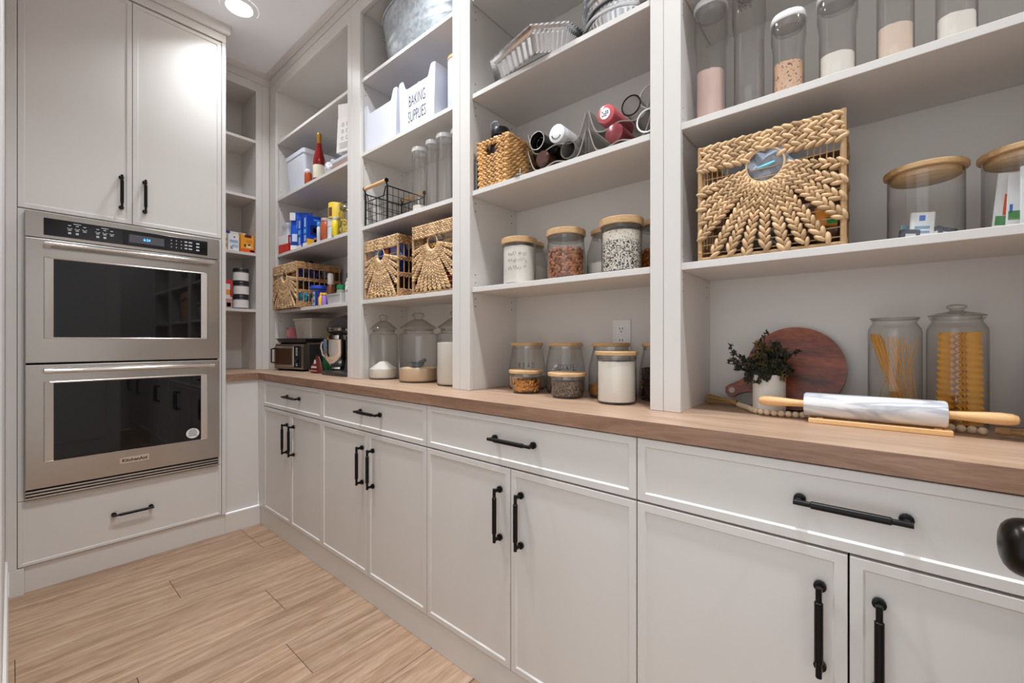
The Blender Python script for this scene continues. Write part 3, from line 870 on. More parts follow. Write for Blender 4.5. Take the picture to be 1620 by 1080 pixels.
jar('glass jar of orange lentils cut off by the shelving post', L5, P5, 0.0570, 0.1655, 0.183, group=GRP)
pieces('orange_lentils', 'orange lentils in the jar cut off by the post', ORANGE, L5, 0.0620, 0.0065, 0.085, 260, (0.006, 0.005, 0.003))

# ---- worktop of the wide bay: seven jars
ZW = 0.940
GR2 = 'wood-lidded jars on the worktop'
for nm, loc, r, rn, txt in (('oats', (1.388, 1.093, ZW), 0.076, 0.0615, 'READ'), ('treats', (1.388, 0.905, ZW), 0.0765, 0.0620, 'COOKIE')):
    pr_ = SHO(r, rn, 0.177)
    t = jar({'oats': 'shouldered glass jar lettered READ behind the little bowl of kernels', 'treats': 'shouldered glass jar of wrapped treats behind the little bowl of chia'}[nm], loc, pr_, rn + 0.0050, 0.1775, 0.1905, group=GR2)
    n = len(txt)
    for k, ch in enumerate(txt):
        a = PI + (-0.36 + 0.72 * k / (n - 1)) + (0.62 if nm == 'oats' else 0.62)
        R = r * 1.0 + 0.0006
        text_mesh('lettering', ch, 0.034, INK, t, (R * math.cos(a), R * math.sin(a), 0.098), (PI / 2, 0, a + PI / 2), 0.5, bold=-0.0006)
    if nm == 'oats':
        fill('cream_powder', 'cream powder low in the jar lettered READ', SUGAR, loc, pr_, 0.055)
    else:
        bm = B()
        for k in range(46):
            a = random.uniform(0, 2 * PI); rr = 0.060 * math.sqrt(random.random()); z = 0.014 + 0.085 * random.random()
            d = Vector((random.gauss(0, 1), random.gauss(0, 1), random.gauss(0, 0.6))).normalized(); s_, t_ = frame_of(d)
            blob(bm, Vector((rr * math.cos(a), rr * math.sin(a), z)), d, s_, t_, 0.014, 0.010, 0.006, 5, 2)
        tag(obj('wrapped_treats', bm, col(222, 220, 222, 0.25), None, loc=loc, kind='stuff'), 'white wrapped treats inside the lettered cookie jar', 'food', kind='stuff')
L6 = (1.378, 0.707, ZW); P6 = SHO(0.079, 0.0615, 0.177)
jar('shouldered glass jar under the outlet, behind the tall jar of white powder', L6, P6, 0.0665, 0.1775, 0.1905, group=GR2)
fill('brown_sugar', 'brown sugar low in the jar under the outlet', col(186, 128, 72, 0.9), L6, P6, 0.042, 0.01)
L7 = (1.404, 0.544, ZW); P7 = SHO(0.0630, 0.050, 0.177)
jar('glass jar of dark coffee beans beside the shelving post', L7, P7, 0.0550, 0.1775, 0.1905, group=GR2)
pieces('coffee_beans', 'dark coffee beans in the jar beside the post', COFFEE, L7, 0.0595, 0.0065, 0.103, 420, (0.0058, 0.0042, 0.0030))
BW = lambda r0, r1, h: [(r0, 0.004), (r0 + 0.004, 0.012), (r1, h)]
L8 = (1.276, 1.009, ZW); P8 = BW(0.0500, 0.0595, 0.0745)
jar('small tapered glass bowl of golden kernels with a bamboo lid', L8, P8, 0.0668, 0.0750, 0.0870, name='glass_bowl', cat='bowl', group=GR2)
pieces('golden_kernels', 'golden kernels in the small glass bowl', CORN, L8, 0.0510, 0.0065, 0.047, 260, (0.0060, 0.0048, 0.0034), rtop=0.0545)
L9 = (1.262, 0.815, ZW); P9 = BW(0.0520, 0.0610, 0.0745)
jar('small tapered glass bowl of dark chia seeds with a bamboo lid', L9, P9, 0.0680, 0.0750, 0.0870, name='glass_bowl', cat='bowl', group=GR2)
fill('chia_seeds', 'dark speckled chia seeds in the small glass bowl', CHIA, L9, P9, 0.060)
L10 = (1.250, 0.6215, ZW); P10 = CYL(0.0612, 0.1510)
jar('tall glass jar of white powder, nearest jar on the worktop below the outlet', L10, P10, 0.0678, 0.1515, 0.1640, group=GR2)
fill('white_sugar', 'white powder filling the nearest tall jar on the worktop', FLOUR, L10, P10, 0.1320, 0.002)

# ---- three big lidded cookie jars
def cookie_jar(label, loc, r, h, mat=GLASS):
    t = thing('cookie_jar', label, 'jar', loc, group='lidded glass cookie jars')
    e = 0.012
    bm = B(); lathe(bm, [(r * 0.3, 0.005), (r * 0.93, 0.0006), (r * 0.985, 0.006), (r, 0.016), (r, h - 0.022), (r * 0.985, h - 0.010), (r * 0.93, h - 0.002), (r * 0.80, h), (r * 0.78, h + 0.006), (r * 0.79, h + 0.016), (r * 0.83, h + 0.020)], 48, cap1=False)
    obj('body', bm, mat, t, smooth=True, angle=65)
    bm = B(); lathe(bm, [(r * 0.935, 0.0003), (r * 0.985, 0.0045), (r * 0.90, 0.0075)], 48); obj('foot', bm, GLASS2, t, smooth=True)
    z = h + 0.021
    bm = B(); lathe(bm, [(r * 0.72, z - 0.012), (r * 0.78, z - 0.002), (r * 0.93, z + 0.001), (r * 0.945, z + 0.005), (r * 0.90, z + 0.009), (r * 0.62, z + 0.026), (r * 0.40, z + 0.040), (r * 0.24, z + 0.046)], 48, cap1=False)
    lid = obj('lid', bm, GLASS2, t, smooth=True, angle=65)
    bm = B(); lathe(bm, [(r * 0.24, z + 0.046), (r * 0.20, z + 0.052), (r * 0.22, z + 0.056), (r * 0.30, z + 0.062), (r * 0.31, z + 0.068), (r * 0.25, z + 0.076), (r * 0.1, z + 0.078)], 28)
    obj('knob', bm, GLASS2, lid, smooth=True, angle=65)
    return [(r * 0.94, 0.004), (r, 0.016), (r, h - 0.022)]
J1, J2, J3 = (1.268, 1.960, ZW), (1.288, 1.690, ZW), (1.300, 1.432, ZW)
q1 = cookie_jar('lidded glass cookie jar with a small peak of flour, first by the mixer', J1, 0.0740, 0.236)
q2 = cookie_jar('lidded glass cookie jar of tan sugar with a scoop, middle of three', J2, 0.0930, 0.236)
q3 = cookie_jar('lidded glass cookie jar nearly full of white flour, partly behind the post', J3, 0.0870, 0.234)
fill('peaked_flour', 'peak of white flour in the first cookie jar', FLOUR, J1, q1, 0.052, 0.036)
fill('tan_sugar', 'tan sugar in the middle cookie jar', SUGAR, J2, q2, 0.066, 0.010)
fill('full_flour', 'white flour nearly filling the third cookie jar', FLOUR, J3, q3, 0.190, 0.004)
t = thing('flour_scoop', 'dark grey scoop resting on the tan sugar', 'scoop', (J2[0] - 0.022, J2[1] + 0.006, ZW + 0.076), rotz=-0.25); t.scale = (1.5, 1.5, 1.5)
bm = B()
secs = []
for k in range(7):
    f = k / 6; y_ = 0.040 - 0.075 * f; w_ = 0.021 * (0.45 + 0.55 * math.sin(min(1, f * 1.5 + 0.12) * PI / 2)); dp = 0.013 * (0.3 + 0.7 * f)
    ring = [(w_ * math.cos(a), y_, 0.012 - dp * math.sin(a)) for a in [PI * q / 10 for q in range(11)]] + [((w_ - 0.002) * math.cos(a), y_, 0.0125 - (dp - 0.002) * math.sin(a)) for a in [PI * (10 - q) / 10 for q in range(11)]]
    secs.append(ring)
loft(bm, secs); obj('scoop_bowl', bm, col(66, 68, 74, 0.35), t, smooth=True)
bm = B(); tube(bm, [(0, -0.034, 0.010), (0, -0.060, 0.017), (0, -0.085, 0.022)], [0.006, 0.005, 0.006], 8); obj('handle', bm, col(66, 68, 74, 0.35), t, smooth=True)

# ------------------------------------------------------------------ woven baskets
def sunburst(parent, w, h, hole, n_axis='X', wide=0.022, mat=STRAW, dense=1.0, hz=None, t=0.0078):
    """front panel in the local YZ plane at x=0 looking -X; braids fan out from a round hand hole"""
    hz = hz or h * 0.72
    n = Vector((-1, 0, 0))
    def pt(y, z, x=0.0): return Vector((x, y, z))
    bm = B()
    # string warp behind the braids
    for k in range(10):
        z = 0.02 + k * (h * 0.72) / 10
        tube(bm, [pt(-w / 2, z, 0.004), pt(0, z - 0.004, 0.003), pt(w / 2, z, 0.004)], 0.0016, 5)
    for s in (-1, 1):
        for k in range(6):
            y = s * (w * 0.27 + k * w * 0.04)
            tube(bm, [pt(y, h * 0.50, 0.004), pt(y + s * 0.004, h - 0.02, 0.004)], 0.0014, 5)
    obj('string_warp', bm, TWINE, parent, kind='stuff')
    # edging ropes
    bm = B()
    tube(bm, [pt(-w / 2, 0.004), pt(w / 2, 0.004)], 0.0045, 7); tube(bm, [pt(-w / 2, h - 0.004), pt(w / 2, h - 0.004)], 0.0045, 7)
    for s in (-1, 1): tube(bm, [pt(s * (w / 2 - 0.002), 0.0), pt(s * (w / 2 - 0.002), h)], 0.006, 7)
    obj('edge_cord', bm, TWINE, parent, smooth=True)
    bm = B()
    tube(bm, [pt((hole + 0.002) * math.cos(2 * PI * k / 28), hz + (hole + 0.002) * math.sin(2 * PI * k / 28), -0.002) for k in range(28)], 0.0026, 7, closed=True)
    obj('hole_rim', bm, mat, parent, smooth=True)
    # plaits across the top on both sides of the hole
    for s in (-1, 1):
        zz = h - 0.012
        rows = 3
        for r in range(rows):
            z = zz - r * wide * 0.88
            dz = z - hz
            y0 = math.sqrt(max((hole + 0.006) ** 2 - dz * dz, 0.0)) if abs(dz) < hole + 0.006 else 0.0
            bm = B(); braid(bm, pt(s * max(y0, 0.001), z), pt(s * (w / 2 - 0.004), z), n, wide, wide, t)
            obj('plait', bm, mat, parent, smooth=True, angle=180)
    # fan of plaits
    ends = []
    nl = int(4 * dense); nb = int(7 * dense)
    for k in range(nl): ends.append((-(w / 2 - 0.004), h * 0.60 - k * h * 0.52 / nl))
    for k in range(nb): ends.append((-(w / 2 - 0.010) + (w - 0.02) * (k + 0.5) / nb, 0.008))
    for k in range(nl): ends.append(((w / 2 - 0.004), h * 0.08 + h * 0.52 / nl + k * h * 0.52 / nl - h * 0.0))
    for ey, ez in ends:
        d = Vector((0, ey, ez - hz)); L = d.length; d.normalize()
        p0 = pt(d.y * (hole + 0.010), hz + d.z * (hole + 0.010), -0.001)
        bm = B(); braid(bm, p0, pt(ey, ez, -0.001), n, wide * 0.74, wide * 1.02, t)
        obj('plait', bm, mat, parent, smooth=True, angle=180)

def side_weave(parent, w, h, depth, s, mat=STRAW_D, wide=0.022, sticks=8):
    """open side of the basket: three plaits on upright sticks; s=-1 for the side at local -y"""
    y = s * (w / 2 - 0.003)
    n = Vector((0, s, 0))
    bm = B()
    for k in range(sticks + 1):
        x = 0.006 + (depth - 0.012) * k / sticks
        tube(bm, [(x, y, 0.0), (x, y, h)], 0.0028, 6)
    obj('side_sticks', bm, mat, parent, kind='stuff')
    for z in (h - 0.012, h - 0.032, h * 0.62, h * 0.36, 0.012, 0.030):
        bm = B(); braid(bm, (0.004, y, z), (depth - 0.004, y, z), n, wide, wide, 0.005)
        obj('plait', bm, mat, parent, smooth=True, angle=180)

def basket(label, loc, w, h, depth, hole, rotz=0.0, sides=(-1, 1), wide=0.022, dense=1.0):
    t = thing('woven_basket', label, 'basket', loc, rotz, group='water hyacinth baskets with fan weave')
    sunburst(t, w, h, hole, wide=wide, dense=dense)
    for s in sides: side_weave(t, w, h, depth, s)
    bm = B(); box(bm, depth - 0.006, depth, -w / 2 + 0.004, w / 2 - 0.004, 0.0, h - 0.004, 0.001); obj('back_weave', bm, STRAW_SHADE, t)
    bm = B(); box(bm, 0.004, depth - 0.006, -w / 2 + 0.006, w / 2 - 0.006, 0.0, 0.006); obj('base', bm, STRAW_SHADE, t)
    bm = B(); box(bm, 0.010, depth - 0.007, w / 2 - 0.012, w / 2 - 0.009, 0.007, h * 0.3) if False else None
    bm.free()
    return t

def crumple(name, label, mat, loc, rx, ry, rz, cat='bag', n=220, seed=1, amp=0.16, smooth=False):
    """crumpled bag: a lumpy faceted ellipsoid"""
    rnd = random.Random(seed)
    bm = B(); bmesh.ops.create_icosphere(bm, subdivisions=3, radius=1.0)
    for v in bm.verts:
        k = 1 + rnd.uniform(-amp, amp)
        v.co = Vector((v.co.x * rx * k, v.co.y * ry * k, max(v.co.z * k, -0.985) * rz))
    o = obj(name, bm, mat, None, loc=(loc[0], loc[1], loc[2] + rz), smooth=smooth, angle=30)
    return tag(o, label, cat)

# big basket on the shelf of the near bay
basket('large open-weave basket beside the big glass canisters, clear bag in its hole', (1.198, 0.200, ZD + 0.0005), 0.308, 0.302, 0.245, 0.039, dense=1.0, wide=0.0255)
crumple('clear_bag', 'crumpled clear bag with a blue tie inside the large basket', col(176, 184, 198, 0.18), (1.262, 0.200, ZD + 0.150), 0.048, 0.066, 0.070, seed=3, amp=0.2)
bm = B(); tube(bm, [(1.2045, 0.218, 1.566), (1.2035, 0.199, 1.568), (1.2045, 0.180, 1.574)], [0.0045, 0.0055, 0.004], 8)
tag(obj('blue_tie', bm, col(110, 196, 226, 0.4), None, smooth=True), 'light blue tie on the clear bag in the basket', 'tie')
crumple('grey_packet', 'grey foil packet lying low in the large basket', col(120, 112, 108, 0.35), (1.285, 0.235, ZD + 0.008), 0.055, 0.085, 0.055, seed=5, cat='packet')
crumple('brown_packet', 'brown packet lying in the large basket next to the canister side', col(120, 86, 66, 0.5), (1.285, 0.115, ZD + 0.008), 0.055, 0.050, 0.060, seed=6, cat='packet')
t = thing('snack_packet', 'small orange and green packet showing through the large basket weave', 'packet', (1.232, 0.082, ZD + 0.055), 0.1)
boxo('wrapper', col(226, 140, 36, 0.4), t, 0, 0.012, -0.022, 0.022, 0, 0.045, 0.003)
boxo('green_band', col(40, 130, 60, 0.4), t, -0.0006, 0.0002, -0.022, -0.002, 0.004, 0.020, 0)

# pair of baskets in the second bay
basket('brown open-weave basket with blue bags under the black wire basket', (1.200, 1.874, ZD + 0.0005), 0.290, 0.303, 0.240, 0.027, rotz=0.0, dense=1.15, wide=0.021)
basket('brown open-weave basket with a beige bag beside the post, below the tall canisters', (1.196, 1.468, ZD + 0.0005), 0.280, 0.306, 0.240, 0.030, rotz=0.0, dense=1.15, wide=0.021)
crumple('blue_bag', 'shiny blue bag poking out of the left brown basket', col(24, 70, 170, 0.25), (1.290, 1.905, ZD + 0.110), 0.062, 0.085, 0.113, seed=11)
crumple('pale_blue_bag', 'pale blue wrapper beside the shiny blue bag', col(150, 186, 220, 0.25), (1.255, 1.970, ZD + 0.190), 0.030, 0.030, 0.067, seed=12)
t = thing('orange_packet', 'orange packet seen through the hand hole of the left brown basket', 'packet', (1.213, 1.853, ZD + 0.165))
boxo('wrapper', col(224, 116, 40, 0.4), t, 0, 0.010, -0.012, 0.012, 0, 0.080, 0.002)
crumple('beige_bag', 'beige crumpled bag filling the basket beside the post', col(156, 140, 122, 0.55), (1.300, 1.475, ZD + 0.060), 0.080, 0.115, 0.148, seed=13)
t = thing('purple_packet', 'purple packet with a yellow zigzag in the hand hole of the basket', 'packet', (1.210, 1.466, ZD + 0.150))
boxo('wrapper', col(96, 44, 78, 0.4), t, 0, 0.010, -0.040, 0.040, 0, 0.080, 0.002)
bm = B()
zz = [(-0.038, 0.058), (-0.026, 0.050), (-0.014, 0.060), (-0.002, 0.050), (0.010, 0.060), (0.022, 0.050), (0.034, 0.060)]
prism(bm, [(a, z + 0.010) for a, z in zz] + [(a, z) for a, z in reversed(zz)], -0.0006, 0.0002, 'X'); obj('zigzag', bm, col(232, 190, 40, 0.4), t)
crumple('red_packet', 'dark red packet low in the basket beside the post', col(150, 46, 30, 0.4), (1.262, 1.395, ZD + 0.008), 0.045, 0.045, 0.050, seed=14, cat='packet')

# corner basket
basket('brown open-weave basket in the inner corner bay, its side turned to the room', (1.166, 2.944, ZD + 0.0005), 0.372, 0.292, 0.285, 0.030, dense=1.15, wide=0.023)
crumple('dark_blue_bag', 'dark blue bag heaped on top of the corner basket', col(28, 44, 96, 0.35), (1.300, 2.890, ZD + 0.150), 0.075, 0.090, 0.085, seed=21)
crumple('red_wrapper', 'small dark red wrapper at the back of the corner basket', col(150, 30, 36, 0.4), (1.270, 3.050, ZD + 0.230), 0.030, 0.040, 0.042, seed=22, cat='wrapper')
crumple('grey_bag', 'grey see-through bag on the corner basket', col(120, 124, 132, 0.3), (1.385, 2.850, ZD + 0.180), 0.045, 0.055, 0.068, seed=23)
crumple('teal_packet', 'teal and blue packet inside the corner basket behind its open side', col(60, 150, 180, 0.4), (1.235, 2.840, ZD + 0.010), 0.040, 0.060, 0.055, seed=24, cat='packet')

# square plaited basket in the wide bay
BQ = (1.203, 1.115, ZC + 0.0005)
t = thing('square_basket', 'small square golden plaited basket with a slot handle', 'basket', BQ)
wq, hq, dq = 0.150, 0.182, 0.190
rows = 9
for r in range(rows):
    z = 0.011 + r * (hq - 0.020) / (rows - 1)
    tp = 1 - 0.13 * (1 - r / (rows - 1))
    y = wq / 2 * tp
    parts = []
    if r in (6, 7):
        parts += [((0, y, z), (0, 0.032, z), (-1, 0, 0)), ((0, -0.026, z), (0, -y, z), (-1, 0, 0))]
    else:
        parts += [((0, y, z), (0, -y, z), (-1, 0, 0))]
    parts += [((0, -y, z), (dq, -y, z), (0, -1, 0)), ((0, y, z), (dq, y, z), (0, 1, 0)), ((dq, y, z), (dq, -y, z), (1, 0, 0))]
    bm = B()
    for a, b, n in parts: braid(bm, a, b, n, 0.025, 0.025, 0.0075, pitch=0.021)
    obj('plait', bm, straw('golden hyacinth', (206, 158, 98)) if r == 0 else bpy.data.materials['golden hyacinth'], t, smooth=True, angle=180)
bm = B(); y = wq / 2; tube(bm, [(0, y, hq), (0, -y, hq), (dq, -y, hq), (dq, y, hq)], 0.0032, 6, closed=True); obj('rim_cord', bm, TWINE, t, smooth=True)
bm = B(); box(bm, 0.004, dq - 0.004, -y * 0.84, y * 0.84, 0.001, 0.006); obj('base', bm, STRAW_D, t)
t = thing('black_flask', 'black sports flask with a loop cap standing in the square basket', 'flask', (1.250, 1.118, ZC + 0.008))
bm = B(); lathe(bm, [(0.038, 0.0), (0.041, 0.004), (0.041, 0.165), (0.039, 0.180), (0.034, 0.190), (0.032, 0.196)], 28); obj('body', bm, col(24, 26, 34, 0.3), t, smooth=True)
bm = B(); lathe(bm, [(0.035, 0.1962), (0.037, 0.199), (0.037, 0.222), (0.033, 0.228)], 28); cap = obj('cap', bm, col(18, 18, 22, 0.35), t, smooth=True)
bm = B(); tube(bm, [(-0.024, 0.018, 0.222), (-0.034, 0.018, 0.240), (-0.036, 0.0, 0.244), (-0.034, -0.016, 0.240), (-0.024, -0.016, 0.222)], 0.0045, 8); obj('loop', bm, col(150, 152, 168, 0.3), cap, smooth=True)
t = thing('grey_tin', 'flat grey metal tin standing between the square basket and the shelf side', 'tin', (1.200, 1.2045, ZC))
boxo('body', col(118, 120, 118, 0.35, 0.6), t, 0, 0.13, -0.0055, 0.0055, 0, 0.128, 0.003, 2)
boxo('lid_edge', col(92, 94, 94, 0.35, 0.6), t, -0.001, 0.131, -0.0065, 0.0065, 0.118, 0.1295, 0.002)
# ------------------------------------------------------------------ near bay: cereal containers on the upper shelf
def container(label, loc, r, h, fillz=None, fmat=None, flabel=None, fname=None, white=True, marks=False, rz=0.0):
    """tall clear flip-top container: rounded square section, waisted below the shoulder, white lid"""
    t = thing('cereal_container', label, 'container', loc, rz, group='clear flip-top food containers')
    w1, w0 = 2 * r * 0.94, 2 * r * 0.84
    def sec(w, z, k=0.42): return [(x, y, z) for x, y in rrect(w, w, w * k, 5)]
    hz = h * 0.60
    bm = B()
    loft(bm, [sec(w0 * 0.5, 0.003), sec(w0 * 0.92, 0.0006), sec(w0, 0.008), sec(w0, hz), sec(w1, hz + 0.030), sec(w1, h - 0.030), sec(w1 * 0.97, h - 0.018)], cap1=False)
    obj('body', bm, PLASTIC, t, smooth=True, angle=60)
    bm = B(); loft(bm, [sec(w1 * 1.0, h - 0.020), sec(w1 * 1.03, h - 0.018), sec(w1 * 1.03, h - 0.010), sec(w1 * 0.96, h - 0.002), sec(w1 * 0.8, h)])
    lid = obj('lid', bm, WHITE_S, t, smooth=True, label='white flip-top lid')
    bm = B(); loft(bm, [sec(w1 * 0.80, h - 0.034), sec(w1 * 0.90, h - 0.0205)]); obj('seal', bm, PLASTIC, lid, smooth=True)
    if marks:
        bm = B()
        for k in range(9):
            z0 = hz + 0.045 + 0.004 * (k % 3); x = -0.012 - 0.004
            yy = -0.012 + k * 0.0036
            box(bm, w1 / 2 * 0 - w1 / 2 - 0.0008, -w1 / 2 - 0.0002, yy, yy + 0.0009, z0, z0 + 0.030 + 0.008 * ((k * 7) % 3))
            if k % 2: box(bm, -w1 / 2 - 0.0008, -w1 / 2 - 0.0002, yy, yy + 0.0036, z0 + 0.012, z0 + 0.0132)
        obj('tall_lettering', bm, INK, t, kind='stuff')
    if fillz:
        bm = B(); wf = w0 - 0.006
        loft(bm, [sec(wf * 0.95, 0.004), sec(wf, 0.008), sec(wf, fillz), sec(wf * 0.5, fillz + 0.006)])
        for v in bm.verts:
            if v.co.z > fillz - 0.001: v.co.z += 0.10 * v.co.y + random.uniform(-0.001, 0.001)
        tag(obj(fname, bm, fmat, None, loc=loc, rot=(0, 0, rz), smooth=True, kind='stuff'), flabel, 'food', kind='stuff')
    return t
rz = 0.0
container('clear container of pink powder at the post, first on the upper shelf', (1.272, 0.345, ZC + 0.0005), 0.0445, 0.345, 0.150, PINKP, 'pink powder in the first container', 'pink_powder')
container('tall empty clear container with black lettering on its side', (1.275, 0.250, ZC + 0.0005), 0.0415, 0.362, marks=True)
container('short clear container of peach oats with specks', (1.275, 0.1610, ZC + 0.0005), 0.0400, 0.222, 0.098, speckle('peach oats specks', (228, 186, 152), (120, 92, 74), 260, 0.9), 'peach coloured oats in the short container', 'peach_oats')
container('clear container of cream flour between the short one and the tan one', (1.278, 0.0630, ZC + 0.0005), 0.0420, 0.232, 0.078, FLOUR, 'cream flour low in the fourth container', 'cream_flour')
container('clear container of pale tan flour, its lid cut by the top of the picture', (1.280, -0.0400, ZC + 0.0005), 0.0380, 0.300, 0.098, col(232, 208, 190, 0.95), 'pale tan flour in the fifth container', 'tan_flour')
container('clear container of white sugar, last before the picture edge', (1.280, -0.1350, ZC + 0.0005), 0.0370, 0.300, 0.076, FLOUR, 'white sugar in the last container', 'last_sugar')

# ---- two big canisters beside the large basket
for i, (yy, lab) in enumerate(((-0.0895, 'big glass canister with a few small packets and a bamboo lid'), (-0.2370, 'big glass canister packed with seed packets at the picture edge'))):
    loc = (1.308, yy, ZD + 0.0003); r = 0.0630
    t = thing('glass_canister', lab, 'canister', loc, group='big bamboo-lidded glass canisters')
    bm = B(); lathe(bm, [(r * 0.3, 0.004), (r * 0.93, 0.0006), (r, 0.008), (r, 0.150)], 48, cap1=False); obj('body', bm, GLASS, t, smooth=True, angle=60)
    bm = B(); lathe(bm, [(0.0680, 0.1545), (0.0695, 0.1560), (0.0695, 0.1640), (0.0680, 0.1655)], 48); lid = obj('lid', bm, BAMBOO, t, smooth=True, label='pale bamboo lid')
    bm = B(); lathe(bm, [(0.0560, 0.142), (0.0585, 0.1435), (0.0585, 0.1543)], 48); obj('plug', bm, BAMBOO, lid, smooth=True)
def packet(label, loc, w, h, t_, rot, base, bits, name='paper_packet', cat='packet', group=None):
    """thin printed packet; bits are (y0, y1, z0, z1, material) patches on its front"""
    q = thing(name, label, cat, loc, group=group); q.rotation_euler = rot
    boxo('wrapper', base, q, 0, t_, -w / 2, w / 2, 0, h, min(0.002, t_ * 0.4))
    for y0, y1, z0, z1, m in bits: boxo('print', m, q, -0.0005, 0.0003, y0 * w, y1 * w, z0 * h, z1 * h, 0)
    return q
wp = col(230, 230, 232, 0.4); bl = col(30, 100, 190, 0.4); gr = col(70, 140, 70, 0.4); orr = col(224, 92, 44, 0.4); dk = col(74, 76, 86, 0.35)
packet('small white packet with a blue emblem standing in the canister', (1.278, -0.082, ZD + 0.0085), 0.040, 0.062, 0.006, (0.10, 0.2, 0.15), wp, [(-0.10, 0.14, 0.66, 0.86, bl), (-0.3, 0.3, 0.36, 0.46, col(120, 160, 190, 0.4)), (-0.3, 0.1, 0.2, 0.28, col(120, 160, 190, 0.4))])
packet('pale blue packet leaning beside the emblem packet in the canister', (1.288, -0.060, ZD + 0.0085), 0.030, 0.040, 0.005, (0.3, 0.3, 0.5), col(150, 186, 210, 0.4), [(-0.3, 0.3, 0.3, 0.6, wp)])
for k, (yy, a) in enumerate(((-0.062, 0.15), (-0.100, -0.2), (-0.120, 0.3))):
    packet(['dark grey sachet lying in the canister next to the basket', 'dark grey sachet lying in the canister under the emblem packet', 'dark grey sachet lying at the far side of the canister'][k], (1.272 + 0.012 * k, yy, ZD + 0.008), 0.034, 0.024, 0.012, (a, 0.15, a), dk, [(-0.3, 0.2, 0.2, 0.55, wp)], name='sachet')
for k in range(4):
    yy = -0.200 - 0.017 * k
    packet(['white seed packet with an orange strip, nearest the basket canister', 'white seed packet with a green leaf, second in the canister', 'white seed packet with a red strip, third in the canister', 'white seed packet with an orange square, fourth in the canister'][k],
           (1.262 - 0.004 * (k == 2) + (0.010 * abs(k - 2)), yy, ZD + 0.0085), 0.031, 0.116 - 0.006 * (k % 2), 0.004, (0.10 - 0.04 * k, 0.06, 0.12), wp,
           [[(-0.12, 0.10, 0.25, 0.62, orr), (-0.45, 0.4, 0.08, 0.24, gr)], [(-0.1, 0.42, 0.14, 0.30, gr), (0.25, 0.38, 0.26, 0.42, bl)], [(-0.12, 0.14, 0.42, 0.82, orr), (-0.4, -0.15, 0.62, 0.8, gr)], [(-0.35, 0.1, 0.26, 0.46, orr), (-0.4, 0.4, 0.08, 0.24, col(90, 170, 160, 0.4))], [(-0.2, 0.2, 0.3, 0.5, gr)]][k], name='seed_packet', group='seed packets in the canister')

# ---- worktop of the near bay
# cutting board leaning on the back
t = thing('cutting_board', 'round red-brown wooden cutting board leaning behind the potted plant', 'cutting board', (1.402, 0.168, ZW + 0.0045))
t.rotation_euler = (0, math.radians(13.0), 0)
R = 0.1185; out = []
hx, hz = 0.150, -0.070          # handle direction, towards the inner corner and down
ha = math.atan2(hz, hx)
for k in range(57):
    a = ha + 0.30 + (2 * PI - 0.60) * k / 56
    out.append((R * math.cos(a), R + R * math.sin(a)))
d2 = Vector((math.cos(ha), math.sin(ha))); s2 = Vector((-d2.y, d2.x))
def hp(l, s): v = d2 * l + s2 * s; return (v.x, R + v.y)
out += [hp(0.125, -0.020), hp(0.140, -0.016), hp(0.158, -0.017), hp(0.176, -0.021), hp(0.188, -0.016), hp(0.192, 0.0), hp(0.186, 0.014), hp(0.174, 0.018), hp(0.156, 0.015), hp(0.140, 0.016), hp(0.125, 0.020)]
bm = B(); prism(bm, out, 0.0, 0.018, 'X')
bmesh.ops.bevel(bm, geom=[e for e in bm.edges if abs(e.verts[0].co.x - e.verts[1].co.x) < 1e-6], offset=0.003, segments=2, affect='EDGES')
obj('board', bm, WALNUT, t, smooth=True)
bm = B(); c0 = hp(0.172, -0.001); lathe(bm, [(0.0085, -0.0006), (0.0085, 0.0004)], 18, (0, c0[0], c0[1]), axis='X'); obj('hanging_hole', bm, col(178, 170, 162, 0.8), t)

t = thing('plant_pot', 'white ribbed ceramic pot in front of the round cutting board', 'plant pot', (1.335, 0.2135, ZW))
bm = B()
pr_ = [(0.030, 0.0006), (0.0375, 0.003)]
for k in range(11):
    z = 0.010 + k * 0.0088
    pr_ += [(0.0392, z), (0.0385, z + 0.0035)]
pr_ += [(0.0397, 0.106), (0.0375, 0.1065), (0.0365, 0.095)]
lathe(bm, pr_, 40, cap1=False); obj('pot', bm, CERAMIC, t, smooth=True, angle=60)
bm = B(); lathe(bm, [(0.0362, 0.090), (0.002, 0.092)], 24, cap0=False); obj('soil', bm, col(46, 36, 30, 0.95), t)
t2 = thing('leafy_plant', 'dark sprawling foliage plant growing from the white pot', 'plant', (1.335, 0.2135, ZW + 0.092))
rnd = random.Random(4)
bst, bl1, bl2 = B(), B(), B()
def tuft(c, n, spread, two):
    for k in range(n):
        d = Vector((rnd.gauss(0, 1), rnd.gauss(0, 1), rnd.gauss(0.2, 1))).normalized(); s_, t_ = frame_of(d)
        p = c + d * spread * rnd.uniform(0.35, 1.0)
        blob(two, p, d, s_, t_, 0.0052, 0.0026, 0.0013, 5, 2)
def spray(base, tip, n, two, sag=0.0):
    base, tip = Vector(base), Vector(tip); prev = base
    pts = [base]
    for k in range(1, n + 1):
        f = k / n
        p = base.lerp(tip, f) + Vector((rnd.gauss(0, 0.003), rnd.gauss(0, 0.003), sag * math.sin(f * PI) + rnd.gauss(0, 0.003)))
        pts.append(p)
        if f > 0.3: tuft(p + Vector((rnd.gauss(0, 0.004), rnd.gauss(0, 0.004), rnd.gauss(0, 0.004))), 8, 0.008, two)
    tube(bst, pts, 0.0011, 5)
for k in range(62):
    a = rnd.uniform(0, 2 * PI); rr = rnd.uniform(0.010, 0.060)
    spray((0.012 * math.cos(a), 0.012 * math.sin(a), 0.0), (rr * math.cos(a) * 0.9, rr * math.sin(a) - 0.006, rnd.uniform(0.004, 0.104)), 6, bl2 if (k % 4 == 0) else bl1, 0.012)
